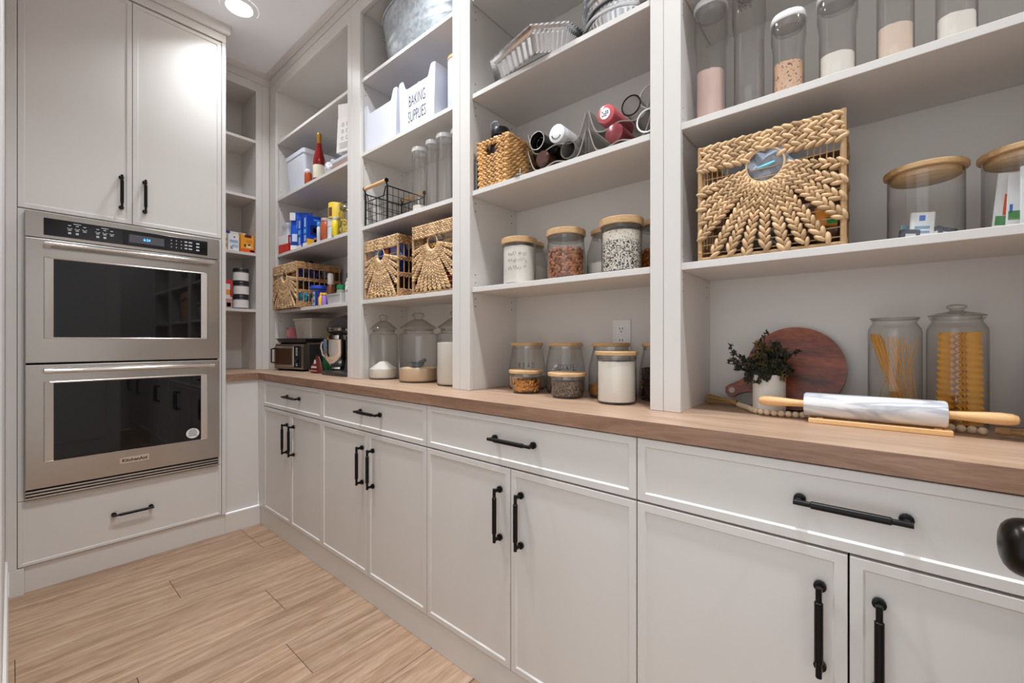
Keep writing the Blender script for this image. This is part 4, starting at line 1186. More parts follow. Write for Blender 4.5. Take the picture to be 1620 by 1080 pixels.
for k in range(18):
    a = rnd.uniform(0.55 * PI, 1.45 * PI)
    spray((0.02 * math.cos(a), 0.02 * math.sin(a), 0.01), (0.045 * math.cos(a), 0.05 * math.sin(a), rnd.uniform(-0.012, 0.02)), 5, bl1, 0.02)
for tip in ((-0.01, 0.098, 0.082), (-0.02, 0.085, 0.066), (0.0, 0.104, 0.040), (-0.01, 0.080, 0.030), (0.01, 0.062, 0.055), (-0.03, 0.074, 0.048)):
    spray((0.0, 0.012, 0.004), tip, 9, bl1, 0.006)
spray((0, 0, 0), (-0.004, 0.012, 0.128), 8, bl1)
obj('stems', bst, STEM, t2); obj('leaves', bl1, LEAF, t2, smooth=True, kind='stuff'); obj('olive_leaves', bl2, LEAF_Y, t2, smooth=True, kind='stuff')

# bead garland with tassels
t = thing('bead_garland', 'garland of pale wooden beads with raffia tassels behind the rolling pin', 'garland', (0, 0, ZW))
path = [(1.393, 0.300), (1.368, 0.282), (1.352, 0.262), (1.345, 0.235) , (1.300, 0.222), (1.293, 0.190), (1.300, 0.150), (1.318, 0.110), (1.335, 0.06), (1.338, 0.0), (1.330, -0.05), (1.322, -0.10), (1.322, -0.140), (1.316, -0.165), (1.305, -0.190)]
path = [(1.393, 0.300), (1.374, 0.286), (1.352, 0.268), (1.325, 0.255), (1.300, 0.238), (1.289, 0.215), (1.288, 0.185), (1.296, 0.150), (1.312, 0.110), (1.325, 0.06), (1.330, 0.0), (1.326, -0.05), (1.322, -0.10), (1.320, -0.140), (1.316, -0.165), (1.305, -0.190)]
def resample(p, step):
    out = [Vector((*p[0], 0))]; acc = 0.0
    for a, b in zip(p, p[1:]):
        a, b = Vector((*a, 0)), Vector((*b, 0)); L = (b - a).length; x = step - acc
        while x <= L:
            out.append(a.lerp(b, x / L)); x += step
        acc = L - (x - step)
    return out
bm = B(); bmesh.ops.create_uvsphere(bm, u_segments=14, v_segments=9, radius=0.0081)
b0 = obj('bead', bm, BEAD, t, smooth=True)
for k, p in enumerate(resample(path, 0.0158)):
    o = b0 if k == 0 else link(b0.copy(), t)
    o.location = (p.x, p.y, 0.0082)
def tassel(p0, p1, seed):
    rnd2 = random.Random(seed); p0, p1 = Vector(p0), Vector(p1); d = (p1 - p0); s_, u_ = frame_of(d)
    bm = B()
    for k in range(110):
        a = rnd2.uniform(0, 2 * PI); r0 = 0.005 * math.sqrt(rnd2.random()); r1 = 0.0165 * math.sqrt(rnd2.random())
        o0 = s_ * math.cos(a) * r0 + u_ * math.sin(a) * r0; o1 = s_ * math.cos(a) * r1 + u_ * math.sin(a) * r1
        e = p1 + o1 + d * rnd2.uniform(-0.12, 0.0); e.z = max(e.z, 0.0015)
        tube(bm, [p0 + o0, p0 + d * 0.5 + (o0 + o1) * 0.55, e], 0.0009, 4)
    q = obj('tassel', bm, RAFFIA, t, kind='stuff', label='tan raffia tassel')
    bm = B(); tube(bm, [p0 - d * 0.02, p0 + d * 0.06, p0 + d * 0.16], [0.0075, 0.0085, 0.0075], 10); obj('binding', bm, RAFFIA, q, smooth=True)
tassel((1.398, 0.308, 0.0130), (1.418, 0.396, 0.0155), 3)
tassel((1.300, -0.196, 0.0130), (1.262, -0.300, 0.0155), 5)

# marble rolling pin on its cradle
t = thing('pin_cradle', 'flat pale wooden cradle under the marble rolling pin', 'stand', (1.266, -0.0055, ZW))
bm = B(); box(bm, -0.026, 0.026, -0.122, 0.122, 0.0003, 0.0115, 0.0012); obj('plinth', bm, PINE, t)
bm = B()
for s in (-1, 1): box(bm, -0.020, 0.020, s * 0.100 - 0.006, s * 0.100 + 0.006, 0.0116, 0.0135)
obj('rest', bm, PINE, t)
t = thing('rolling_pin', 'grey-veined white marble rolling pin with pale wooden handles', 'rolling pin', (1.266, 0.0, ZW + 0.0420))
r = 0.0283
bm = B(); lathe(bm, [(r * 0.90, -0.1205), (r, -0.1165), (r, 0.1225), (r * 0.90, 0.1265)], 44, axis='Y'); obj('barrel', bm, MARBLE, t, smooth=True)
for s, y0 in ((1, 0.1268), (-1, -0.1208)):
    bm = B()
    pf = [(0.0085, 0.0), (0.0088, 0.012), (0.0098, 0.030), (0.0116, 0.052), (0.0124, 0.074), (0.0114, 0.089), (0.0078, 0.097), (0.003, 0.099)]
    pf = [(a, y0 + s * b) for a, b in pf]
    lathe(bm, pf if s > 0 else list(reversed(pf)), 24, axis='Y'); obj('handle', bm, PINE, t, smooth=True, label='turned pale wooden handle')

# pasta jars
def pasta_jar(label, loc, r, h, lid):
    t = thing('pasta_jar', label, 'jar', loc, group='tall glass pasta jars')
    bm = B(); lathe(bm, [(r * 0.4, 0.005), (r * 0.93, 0.0006), (r * 0.99, 0.008), (r, 0.016), (r, h - 0.034), (r * 0.985, h - 0.026), (r * 0.90, h - 0.017), (r * 0.82, h - 0.012), (r * 0.82, h - 0.008), (r * 0.91, h - 0.001), (r * 0.92, h)], 44, cap1=False)
    obj('body', bm, GLASS, t, smooth=True, angle=65)
    if lid:
        bm = B(); lathe(bm, [(r * 0.78, h - 0.006), (r * 0.80, h + 0.0012), (r * 0.945, h + 0.002), (r * 0.95, h + 0.0045), (r * 0.7, h + 0.009), (r * 0.30, h + 0.013), (r * 0.22, h + 0.015)], 44, cap1=False); l_ = obj('lid', bm, GLASS2, t, smooth=True, angle=65)
        bm = B(); lathe(bm, [(r * 0.22, h + 0.015), (r * 0.24, h + 0.018), (r * 0.33, h + 0.021), (r * 0.33, h + 0.026), (r * 0.22, h + 0.029)], 24); obj('knob', bm, GLASS2, l_, smooth=True)
    else:
        bm = B(); lathe(bm, [(r * 0.80, h - 0.004), (r * 0.92, h + 0.0006), (r * 0.92, h + 0.0026), (r * 0.3, h + 0.0035)], 44); obj('lid', bm, GLASS2, t, smooth=True)
PA, PB, PC = (1.392, -0.0420, ZW), (1.392, -0.1475, ZW), (1.392, -0.2990, ZW)
pasta_jar('tall glass jar of spaghetti behind the rolling pin', PA, 0.0500, 0.250, False)
pasta_jar('tall knob-lidded glass jar of ruffled lasagne behind the rolling pin', PB, 0.0505, 0.250, True)
pasta_jar('tall glass jar just showing at the picture edge', PC, 0.0500, 0.250, True)
bm = B(); rnd = random.Random(9)
for k in range(64):
    a = rnd.uniform(0, 2 * PI); rr = 0.012 * math.sqrt(rnd.random())
    f = rnd.random()
    if k < 42: p0 = Vector((rr * math.cos(a), -0.022 + rr * math.sin(a), 0.008)); p1 = Vector((-0.008 + rr * math.cos(a + f), 0.036 + 0.006 * rnd.gauss(0, 1), 0.205 + 0.01 * f))
    else: p0 = Vector((rr * math.cos(a), -0.02 + 0.02 * rnd.gauss(0, 1), 0.008)); p1 = Vector((rr * math.sin(a), 0.02 * rnd.gauss(0, 1), 0.19 + 0.02 * f))
    for p in (p0, p1):
        l = math.hypot(p.x, p.y)
        if l > 0.045: p.x *= 0.045 / l; p.y *= 0.045 / l
    tube(bm, [p0, p0.lerp(p1, 0.5) + Vector((0, rnd.gauss(0, 0.002), 0)), p1], 0.0009, 5)
tag(obj('spaghetti', bm, PASTA, None, loc=PA, kind='stuff'), 'loose strands of spaghetti leaning in the tall jar', 'pasta', kind='stuff')
bm = B()
n = 60; wv = 0.0140
for side in (0, 1):
    pass
vs = []
for k in range(n + 1):
    z = 0.008 + 0.208 * k / n; w_ = 0.006 * math.sin(k * PI / 2)
    row_ = []
    for yy, f in ((-wv, 1), (-wv + 0.006, 0), (wv - 0.006, 0), (wv, 1)):
        for s in (-1, 1): row_.append((s * 0.0009 + f * w_ * 0.8, yy, z))
    vs.append([bm.verts.new(q) for q in (row_[0], row_[2], row_[4], row_[6], row_[7], row_[5], row_[3], row_[1])])
for a, b in zip(vs, vs[1:]):
    for k in range(8): bm.faces.new((a[k], a[(k + 1) % 8], b[(k + 1) % 8], b[k]))
bm.faces.new(vs[0]); bm.faces.new(vs[-1])
ls0 = None
LS = [(-0.020, 0.022, 0.45, 0.02), (-0.026, -0.004, 1.25, -0.02), (-0.012, -0.014, 1.05, -0.03), (-0.010, -0.028, 0.35, -0.02), (0.008, 0.012, 0.3, 0.03), (0.018, -0.016, 0.7, -0.02)]
for k, (dx, dy, rz_, lean) in enumerate(LS):
    if ls0 is None: o = ls0 = tag(obj('lasagne_sheet', bm, PASTA, None, smooth=True), 'ruffle-edged dry lasagne sheet standing in the knob-lidded jar', 'pasta', 'lasagne sheets in the jar')
    else: o = link(ls0.copy())
    o.location = (PB[0] + dx, PB[1] + dy, PB[2]); o.rotation_euler = (lean, 0, rz_)
fill('white_rice', 'white grains in the jar at the picture edge', FLOUR, PC, [(0.046, 0.004), (0.0500, 0.016), (0.0500, 0.21)], 0.16)

# ------------------------------------------------------------------ second bay, upper shelves
# galvanised tub
t = thing('galvanised_tub', 'oval galvanised zinc tub on the top shelf', 'tub', (1.333, 1.672, ZA + 0.0005))
bm = B()
secs = []
for r_, z in ((0.80, 0.0), (0.82, 0.004), (0.865, 0.085), (0.885, 0.095), (0.895, 0.102), (0.885, 0.109), (0.905, 0.128), (0.92, 0.135), (0.925, 0.142), (0.915, 0.149), (1.0, 0.272)):
    secs.append([(0.138 * r_ * math.cos(2 * PI * k / 56), 0.320 * r_ * math.copysign(abs(math.sin(2 * PI * k / 56)) ** 0.86, math.sin(2 * PI * k / 56)), z) for k in range(56)])
loft(bm, secs, cap1=False); obj('body', bm, GALV, t, smooth=True, angle=70)
bm = B(); tube(bm, [(0.140 * math.cos(2 * PI * k / 56), 0.322 * math.copysign(abs(math.sin(2 * PI * k / 56)) ** 0.86, math.sin(2 * PI * k / 56)), 0.273) for k in range(56)], 0.0042, 7, closed=True); obj('rolled_rim', bm, GALV, t, smooth=True)
for s in (-1, 1):
    bm = B(); tube(bm, [(-0.05, s * 0.288, 0.215), (-0.05, s * 0.318, 0.235), (0.0, s * 0.335, 0.240), (0.05, s * 0.318, 0.235), (0.05, s * 0.288, 0.215)], 0.004, 8); obj('handle', bm, GALV, t, smooth=True)

# white storage bins
def bin_(label, loc, w, h, depth, low, text=None, name='storage_bin'):
    t = thing(name, label, 'storage bin', loc, group='white scooped storage bins')
    th = 0.003; hw = w / 2; wb = hw * 0.93
    # front with a scooped top edge between two rounded ears
    def topline(s, f): return None
    out = [(-wb, 0.0)]
    n = 8; ear = 0.026
    pts = []
    r = 0.012
    ew = ear
    pts += [(hw - 0.001, h - r)]
    for k in range(1, n): a = PI / 2 * k / n; pts.append((hw - r + r * math.cos(a), h - r + r * math.sin(a)))
    pts += [(hw - ew, h)]
    for k in range(0, n + 1):
        f = k / n; pts.append((hw - ew - 0.030 * f, h - (h - low) * (0.5 - 0.5 * math.cos(f * PI))))
    half = pts
    out = [(wb, 0.0)] + half + [(-y_, z_) for y_, z_ in reversed(half)] + [(-wb, 0.0)]
    bm = B(); prism(bm, out, 0.0, th, 'X'); obj('front', bm, WHITEP, t, smooth=True)
    for s in (-1, 1):
        bm = B()
        loft(bm, [[(th + 0.0002, s * wb, 0.0), (th + 0.0002, s * (wb - th), 0.0), (th + 0.0002, s * (hw - th), h - 0.004), (th + 0.0002, s * hw, h - 0.004)], [(depth, s * wb, 0.0), (depth, s * (wb - th), 0.0), (depth, s * (hw - th), h - 0.012), (depth, s * hw, h - 0.012)]])
        obj('side', bm, WHITEP, t)
    bm = B(); box(bm, depth, depth + th, -hw, hw, 0.0, h - 0.012); obj('back', bm, WHITEP, t)
    bm = B(); box(bm, th, depth, -wb + th, wb - th, 0.0004, 0.004); obj('base', bm, WHITEP, t)
    if text:
        for k, ln in enumerate(text):
            text_mesh('lettering', ln, 0.074, INK, t, (-0.0008, -0.004, 0.125 - k * 0.072), FACE_X, 0.46, bold=-0.0012)
    return t
bin_('white scooped storage bin without lettering, first on its shelf', (1.199, 1.884, ZB + 0.0005), 0.292, 0.240, 0.262, 0.190)
bin_('white scooped storage bin lettered BAKING SUPPLIES', (1.199, 1.588, ZB + 0.0005), 0.268, 0.242, 0.262, 0.192, ('BAKING', 'SUPPLIES'))
packet('small white and red packet peeking over the edge of the lettered bin', (1.216, 1.640, ZB + 0.10), 0.036, 0.122, 0.008, (0.5, 0, 0), wp, [(-0.2, 0.3, 0.84, 0.96, col(210, 60, 60, 0.4))])
t = thing('white_canister', 'white canister with a wooden lid partly behind the post', 'canister', (1.262, 1.376, ZB + 0.0005))
bm = B(); lathe(bm, [(0.042, 0.0), (0.045, 0.004), (0.045, 0.225), (0.043, 0.228)], 32); obj('body', bm, WHITEP, t, smooth=True)
bm = B(); lathe(bm, [(0.044, 0.2285), (0.046, 0.230), (0.046, 0.242), (0.044, 0.244)], 32); obj('lid', bm, BAMBOO, t, smooth=True)

# wire basket
t = thing('wire_basket', 'black wire basket with wooden handle bars', 'basket', (1.202, 1.924, ZC + 0.0005))
w, dp, h, r_ = 0.200, 0.225, 0.170, 0.0021
bm = B(); hw = w / 2
for s in (-1, 1):
    tube(bm, [(0, s * hw, 0.0), (0, s * hw, h)], 0.0045, 6)
    tube(bm, [(dp, s * hw, 0.0), (dp, s * hw, h)], 0.0034, 6)
for z in (0.004, h):
    tube(bm, [(0, hw, z), (dp, hw, z), (dp, -hw, z), (0, -hw, z)], 0.0030, 6, closed=False)
tube(bm, [(0, hw, 0.004), (0, -hw, 0.004)], 0.0034, 6)
tube(bm, [(0, hw, h), (0, hw - 0.015, h - 0.002), (0, hw - 0.032, h - 0.042), (0, -hw + 0.032, h - 0.042), (0, -hw + 0.015, h - 0.002), (0, -hw, h)], 0.0030, 6)
obj('frame', bm, BLACK, t, smooth=True)
bm = B()
for k in range(1, 6):
    y = -hw + w * k / 6
    tube(bm, [(0, y, h - 0.042), (0, y, 0.004), (dp, y, 0.004), (dp, y, h)], 0.0015, 5)
for k in range(1, 7):
    x = dp * k / 7
    tube(bm, [(x, hw, h), (x, hw, 0.004), (x, -hw, 0.004), (x, -hw, h)], 0.0015, 5)
for z in (0.045, 0.088, 0.128):
    tube(bm, [(0, hw, z), (dp, hw, z), (dp, -hw, z), (0, -hw, z)], 0.0015, 5, closed=True)
obj('wire_grid', bm, BLACK, t, kind='stuff')
for x in (-0.004, dp + 0.004):
    bm = B(); tube(bm, [(x, -hw + 0.004, h + 0.026), (x, hw - 0.004, h + 0.026)], 0.0085, 14); hn = obj('handle', bm, PINE, t, smooth=True, label='pale wooden handle bar')
    bm = B()
    for s in (-1, 1):
        tube(bm, [(x, s * (hw - 0.004), h + 0.026), (x, s * (hw + 0.002), h + 0.026)], 0.0105, 14)
        tube(bm, [(x, s * (hw - 0.002), h + 0.018), (0 if x < 0 else dp, s * hw, h)], 0.0045, 6)
    obj('handle_end', bm, BLACK, hn, smooth=True)

# tall clear canisters
for i, (yy, r, h, lab) in enumerate(((1.640, 0.0355, 0.314, 'tall clear canister with white grains at its foot, first beside the wire basket'), (1.548, 0.0290, 0.322, 'slim tall clear canister, second beside the wire basket'),
                                    (1.460, 0.0370, 0.322, 'tall clear canister, third beside the wire basket'), (1.366, 0.0350, 0.314, 'tall clear canister almost hidden behind the shelving post'))):
    t = thing('tall_canister', lab, 'canister', (1.258, yy, ZC + 0.0005), group='tall clear white-lidded canisters')
    bm = B(); lathe(bm, [(r * 0.5, 0.003), (r * 0.94, 0.0005), (r, 0.005), (r, h - 0.020)], 32, cap1=False); obj('body', bm, PLASTIC, t, smooth=True, angle=60)
    bm = B(); lathe(bm, [(r * 0.98, h - 0.021), (r * 1.06, h - 0.020), (r * 1.06, h - 0.008), (r * 1.0, h - 0.001), (r * 0.8, h)], 32); lid = obj('lid', bm, WHITE_S, t, smooth=True, label='white screw lid')
    bm = B(); lathe(bm, [(r * 1.02, h - 0.031), (r * 1.02, h - 0.0212)], 32, cap0=False, cap1=False); obj('collar', bm, PLASTIC, lid, smooth=True)
fill('rice_grains', 'white grains at the foot of the first tall canister', FLOUR, (1.258, 1.640, ZC + 0.0005), [(0.033, 0.004), (0.0355, 0.008), (0.0355, 0.2)], 0.040, 0.006)

# ------------------------------------------------------------------ wide bay: foil pans
t = thing('foil_roasting_pan', 'octagonal aluminium foil roasting pan overhanging the top shelf', 'foil pan', (1.268, 0.950, ZB + 0.0005), rotz=-0.20)
def octa(a, b, c, z, n=6):
    pts = [(a, b - c), (a - c, b), (-a + c, b), (-a, b - c), (-a, -b + c), (-a + c, -b), (a - c, -b), (a, -b + c)]
    out = []
    for p, q in zip(pts, pts[1:] + pts[:1]):
        for k in range(n): out.append((p[0] + (q[0] - p[0]) * k / n, p[1] + (q[1] - p[1]) * k / n, z))
    return out
def ribbed(sec, amp, n=None):
    o = []
    for k, p in enumerate(sec):
        f = 1 - (amp if k % 2 else 0); o.append((p[0] * f, p[1] * f, p[2]))
    return o
A, Bq = 0.135, 0.205
bm = B()
nseg = 14
secs = [octa(A - 0.044, Bq - 0.044, 0.068, 0.0, nseg), ribbed(octa(A - 0.040, Bq - 0.040, 0.070, 0.004, nseg), 0.02), ribbed(octa(A - 0.024, Bq - 0.024, 0.080, 0.052, nseg), 0.02), octa(A - 0.022, Bq - 0.022, 0.082, 0.055, nseg)]
loft(bm, secs, cap1=False); obj('ribbed_body', bm, FOIL, t)
bm = B()
secs = [octa(A - 0.022, Bq - 0.022, 0.082, 0.0552, nseg), ribbed(octa(A - 0.012, Bq - 0.012, 0.086, 0.0590, nseg), 0.012), ribbed(octa(A, Bq, 0.090, 0.0600, nseg), 0.010), octa(A + 0.002, Bq + 0.002, 0.090, 0.0640, nseg), octa(A, Bq, 0.090, 0.0665, nseg)]
loft(bm, secs, cap0=False, cap1=False); obj('crimped_rim', bm, FOIL, t)
fp = None
for k in range(6):
    loc = (1.330 + 0.003 * math.sin(k * 2), 0.632 + 0.003 * math.cos(k * 3), ZB + 0.0006 + k * 0.030)
    lab = ['lowest round foil pan in the stack beside the roasting pan', 'second round foil pan up in the stack', 'third round foil pan up in the stack', 'fourth round foil pan up in the stack', 'fifth round foil pan up, near the picture top', 'topmost round foil pan of the stack'][k]
    if fp is None:
        fp = thing('round_foil_pan', lab, 'foil pan', loc, group='stack of round foil pans')
        bm = B(); n = 96
        secs = []
        for r_, z, am in ((0.100, 0.0, 0), (0.103, 0.003, 0.012), (0.121, 0.042, 0.012), (0.123, 0.0445, 0)):
            secs.append([(r_ * (1 - (am if q % 2 else 0)) * math.cos(2 * PI * q / n), r_ * (1 - (am if q % 2 else 0)) * math.sin(2 * PI * q / n), z) for q in range(n)])
        loft(bm, secs, cap1=False); obj('ribbed_body', bm, FOIL, fp)
        bm = B(); lathe(bm, [(0.123, 0.0447), (0.134, 0.0465), (0.137, 0.0485), (0.134, 0.0505)], 64, cap0=False, cap1=False); obj('rolled_rim', bm, FOIL, fp, smooth=True)
    else:
        copy_tree(fp, loc, k * 0.4, lab)

# ------------------------------------------------------------------ wide bay: bottle rack and bottles lying in it
t = thing('acrylic_bottle_rack', 'clear acrylic rack of lying bottles and tumblers', 'bottle rack', (1.212, 0, ZC + 0.0005))
def rack_wave(y0, y1, zb, dep):
    """hammock-shaped sheet: wavy section in YZ extruded along X"""
    n = 36; pts = []
    for k in range(n + 1):
        f = k / n; y = y0 + (y1 - y0) * f
        edge = min(f, 1 - f)
        z = zb + 0.006 * math.cos(f * 4 * PI) - 0.006 + 0.070 * max(0, 1 - edge / 0.14) ** 1.8
        pts.append((y, z))
    bm = B()
    top = [(y, z + 0.003) for y, z in pts]
    prism(bm, pts + list(reversed(top)), 0.0, dep, 'X')
    return bm, pts
for (ya, yb) in ((0.950, 0.712), (0.700, 0.488)):
    for zb in (0.018, 0.076):
        bm, pts = rack_wave(ya, yb, zb, 0.21); sh = obj('shelf', bm, ACRYL, t, smooth=True)
        bm = B(); tube(bm, [(0.0, y, z + 0.0015) for y, z in pts], 0.0021, 6); obj('front_edge', bm, col(150, 146, 140, 0.2), sh, smooth=True)
for yy in (0.712, 0.700, 0.950, 0.488):
    bm = B(); box(bm, 0.0, 0.004, yy - 0.002, yy + 0.002, 0.0, 0.140); box(bm, 0.205, 0.209, yy - 0.002, yy + 0.002, 0.0, 0.140); obj('upright', bm, ACRYL, t)
def lying(name, label, y, z, r, L, body, prof=None, x=1.205, cat='bottle'):
    q = thing(name, label, cat, (x, y, ZC + z))
    return q
def cupx(bm, r, L, x0=0.0): lathe(bm, [(r, x0), (r, x0 + L * 0.6), (r * 0.82, x0 + L)], 28, axis='X', cap0=False, cap1=True)
q = lying('steel_tumbler', 'dark open steel tumbler lying beside the square basket', 0.905, 0.112, 0.031, 0, None, cat='tumbler')
bm = B(); cupx(bm, 0.031, 0.17); obj('body', bm, col(44, 42, 42, 0.3, 0.5), q, smooth=True)
bm = B(); tube(bm, [(0.0, 0.031 * math.cos(2 * PI * k / 28), 0.031 * math.sin(2 * PI * k / 28)) for k in range(28)], 0.0016, 6, closed=True); tube(bm, [(0.03, 0.022 * math.cos(2 * PI * k / 28), 0.022 * math.sin(2 * PI * k / 28)) for k in range(28)], 0.0014, 6, closed=True); obj('steel_rim', bm, CHROME, q, smooth=True)
q = lying('dark_bottle', 'dark brown bottle lying behind the open steel tumbler', 0.880, 0.103, 0.026, 0, None, x=1.260)
bm = B(); lathe(bm, [(0.020, 0.0), (0.026, 0.006), (0.026, 0.10), (0.014, 0.14)], 24, axis='X'); obj('body', bm, col(38, 32, 30, 0.3), q, smooth=True)
q = lying('black_tumbler', 'black tumbler lid behind the square basket, above the rack', 0.985, 0.135, 0.036, 0, None, x=1.335, cat='tumbler')
bm = B(); lathe(bm, [(0.010, 0.0), (0.035, 0.001), (0.037, 0.006), (0.037, 0.030), (0.033, 0.034), (0.033, 0.11)], 28, axis='X'); obj('body', bm, col(26, 24, 24, 0.3), q, smooth=True)
bm = B(); lathe(bm, [(0.030, 0.0), (0.033, 0.008), (0.033, 0.04)], 24, axis='Z', c=(0.06, 0, -0.1345)); obj('base', bm, col(26, 24, 24, 0.3), q, smooth=True)
q = lying('white_capped_bottle', 'bottle with a round white lettered cap lying in the rack', 0.822, 0.112, 0.031, 0, None)
bm = B(); lathe(bm, [(0.028, 0.0), (0.031, 0.002), (0.031, 0.028), (0.029, 0.030)], 30, axis='X'); cp_ = obj('cap', bm, WHITE_S, q, smooth=True)
bm = B(); lathe(bm, [(0.029, 0.0305), (0.031, 0.034), (0.031, 0.150), (0.026, 0.155)], 30, axis='X'); obj('body', bm, col(196, 190, 190, 0.3), q, smooth=True)
bm = B()
for k in range(7):
    a = PI + 0.35 + k * 0.35; c_ = Vector((-0.0004, -0.019 * math.cos(a), 0.019 * math.sin(a)))
    box(bm, -0.0008, -0.0002, c_.y - 0.0017, c_.y + 0.0017, c_.z - 0.003, c_.z + 0.003)
obj('cap_lettering', bm, INK, cp_, kind='stuff')
q = lying('pink_bottle', 'pink bottle with a round white base sticker lying in the rack', 0.638, 0.115, 0.030, 0, None)
bm = B(); lathe(bm, [(0.022, 0.0), (0.029, 0.003), (0.031, 0.010), (0.031, 0.140), (0.026, 0.150)], 30, axis='X'); obj('body', bm, col(196, 92, 98, 0.25), q, smooth=True)
bm = B(); lathe(bm, [(0.0175, -0.0010), (0.0175, -0.0004)], 24, axis='X'); st = obj('sticker', bm, wp, q)
bm = B()
for r_ in range(3):
    for k in range(4): box(bm, -0.0016, -0.0011, -0.011 + k * 0.006, -0.0075 + k * 0.006, -0.008 + r_ * 0.006, -0.0045 + r_ * 0.006) if (k + r_) % 4 else None
obj('sticker_print', bm, INK, st, kind='stuff')
q = lying('clear_bottle', 'clear bottle with a black ring rim lying beside the pink bottle', 0.552, 0.110, 0.030, 0, None)
bm = B(); lathe(bm, [(0.029, 0.0), (0.029, 0.14)], 28, axis='X', cap0=False); obj('body', bm, PLASTIC, q, smooth=True)
bm = B(); tube(bm, [(0.0, 0.029 * math.cos(2 * PI * k / 28), 0.029 * math.sin(2 * PI * k / 28)) for k in range(28)], 0.0024, 6, closed=True); obj('ring', bm, BLACK, q, smooth=True)
q = lying('white_rimmed_cup', 'clear cup with a white rim lying below, cut off by the post', 0.500, 0.048, 0.034, 0, None, cat='cup')
bm = B(); cupx(bm, 0.033, 0.14); obj('body', bm, PLASTIC, q, smooth=True)
bm = B(); tube(bm, [(0.0, 0.033 * math.cos(2 * PI * k / 28), 0.033 * math.sin(2 * PI * k / 28)) for k in range(28)], 0.0024, 6, closed=True); obj('rim', bm, WHITE_S, q, smooth=True)
q = lying('glass_tumbler', 'clear tumbler lying high beside the post, behind the black-ringed bottle', 0.500, 0.128, 0.034, 0, None, x=1.225, cat='tumbler')
bm = B(); cupx(bm, 0.034, 0.13); obj('body', bm, PLASTIC, q, smooth=True)
bm = B(); tube(bm, [(0.0, 0.034 * math.cos(2 * PI * k / 28), 0.034 * math.sin(2 * PI * k / 28)) for k in range(28)], 0.0018, 6, closed=True); obj('rim', bm, col(186, 182, 178, 0.3), q, smooth=True)
q = lying('ruby_bottle', 'dark red bottle lying under the pink bottle', 0.610, 0.048, 0.029, 0, None)
bm = B(); lathe(bm, [(0.020, 0.0), (0.029, 0.005), (0.029, 0.13), (0.02, 0.14)], 24, axis='X'); obj('body', bm, col(128, 52, 58, 0.25), q, smooth=True)
q = lying('grey_tumbler', 'grey rimmed tumbler lying low under the white-capped bottle', 0.775, 0.042, 0.028, 0, None, cat='tumbler')
bm = B(); cupx(bm, 0.028, 0.14); obj('body', bm, col(120, 114, 108, 0.3), q, smooth=True)
bm = B(); tube(bm, [(0.0, 0.028 * math.cos(2 * PI * k / 28), 0.028 * math.sin(2 * PI * k / 28)) for k in range(28)], 0.0018, 6, closed=True); obj('rim', bm, col(90, 86, 80, 0.3), q, smooth=True)
q = lying('amber_bottle', 'dark amber bottle lying low under the open steel tumbler', 0.885, 0.045, 0.028, 0, None)
bm = B(); lathe(bm, [(0.022, 0.0), (0.028, 0.005), (0.028, 0.12), (0.018, 0.14)], 24, axis='X'); obj('body', bm, col(70, 36, 22, 0.25), q, smooth=True)
t = thing('bottle_stopper', 'small grey bottle stopper lying at the shelf edge by the square basket', 'stopper', (1.208, 0.982, ZC + 0.0003))
bm = B(); lathe(bm, [(0.022, 0.0), (0.024, 0.003), (0.016, 0.009), (0.008, 0.011)], 20); obj('cap', bm, col(126, 134, 132, 0.3), t, smooth=True)
bm = B(); lathe(bm, [(0.006, 0.0112), (0.0035, 0.020), (0.005, 0.026), (0.0015, 0.036)], 12); obj('spout', bm, CHROME, t, smooth=True)
# ------------------------------------------------------------------ corner bay, upper shelf (white bin, jar, wine, bags)
t = thing('tapered_bin', 'plain white tapered plastic bin in the corner bay', 'storage bin', (1.205, 2.900, ZB + 0.0005))
bm = B()
def rs(w, d, z, r=0.018, cx=0.121): return [(x + cx, y, z) for x, y in rrect(d, w, r, 4)]
loft(bm, [rs(0.236, 0.20, 0.0), rs(0.272, 0.232, 0.225), rs(0.280, 0.24, 0.226), rs(0.282, 0.242, 0.252), rs(0.270, 0.230, 0.252), rs(0.226, 0.19, 0.006)])
obj('body', bm, WHITEP, t, smooth=True, angle=50)
t = thing('sauce_jar', 'small jar of orange-red sauce with a white lid beside the wine bottle', 'jar', (1.222, 2.730, ZB + 0.0005))
bm = B(); lathe(bm, [(0.020, 0.0), (0.0225, 0.004), (0.0225, 0.072), (0.018, 0.082)], 24); obj('body', bm, col(178, 78, 36, 0.25), t, smooth=True)
bm = B(); lathe(bm, [(0.0195, 0.0822), (0.0205, 0.084), (0.0205, 0.100), (0.019, 0.102)], 24); obj('lid', bm, WHITE_S, t, smooth=True)
t = thing('wine_bottle', 'rose wine bottle with a cream label and gold capsule', 'bottle', (1.236, 2.612, ZB + 0.0005))
bm = B(); lathe(bm, [(0.030, 0.0), (0.0345, 0.004), (0.0350, 0.118), (0.033, 0.140), (0.025, 0.180), (0.0165, 0.215), (0.0135, 0.240)], 32); obj('body', bm, col(132, 20, 20, 0.10), t, smooth=True)
bm = B(); lathe(bm, [(0.0355, 0.018), (0.0356, 0.0185), (0.0356, 0.098), (0.0355, 0.0985)], 32, cap0=False, cap1=False); obj('paper_label', bm, col(226, 218, 196, 0.6), t, smooth=True)
bm = B(); lathe(bm, [(0.0142, 0.238), (0.0145, 0.240), (0.0148, 0.272), (0.0158, 0.275), (0.0158, 0.292), (0.0140, 0.298)], 24); obj('capsule', bm, col(190, 140, 66, 0.3, 0.7), t, smooth=True)
t = thing('printed_carton', 'white carton printed with small round icons, leaning by the post', 'carton', (1.202, 2.262, ZB + 0.078))
t.rotation_euler = (0.07, 0.0, 0.12)
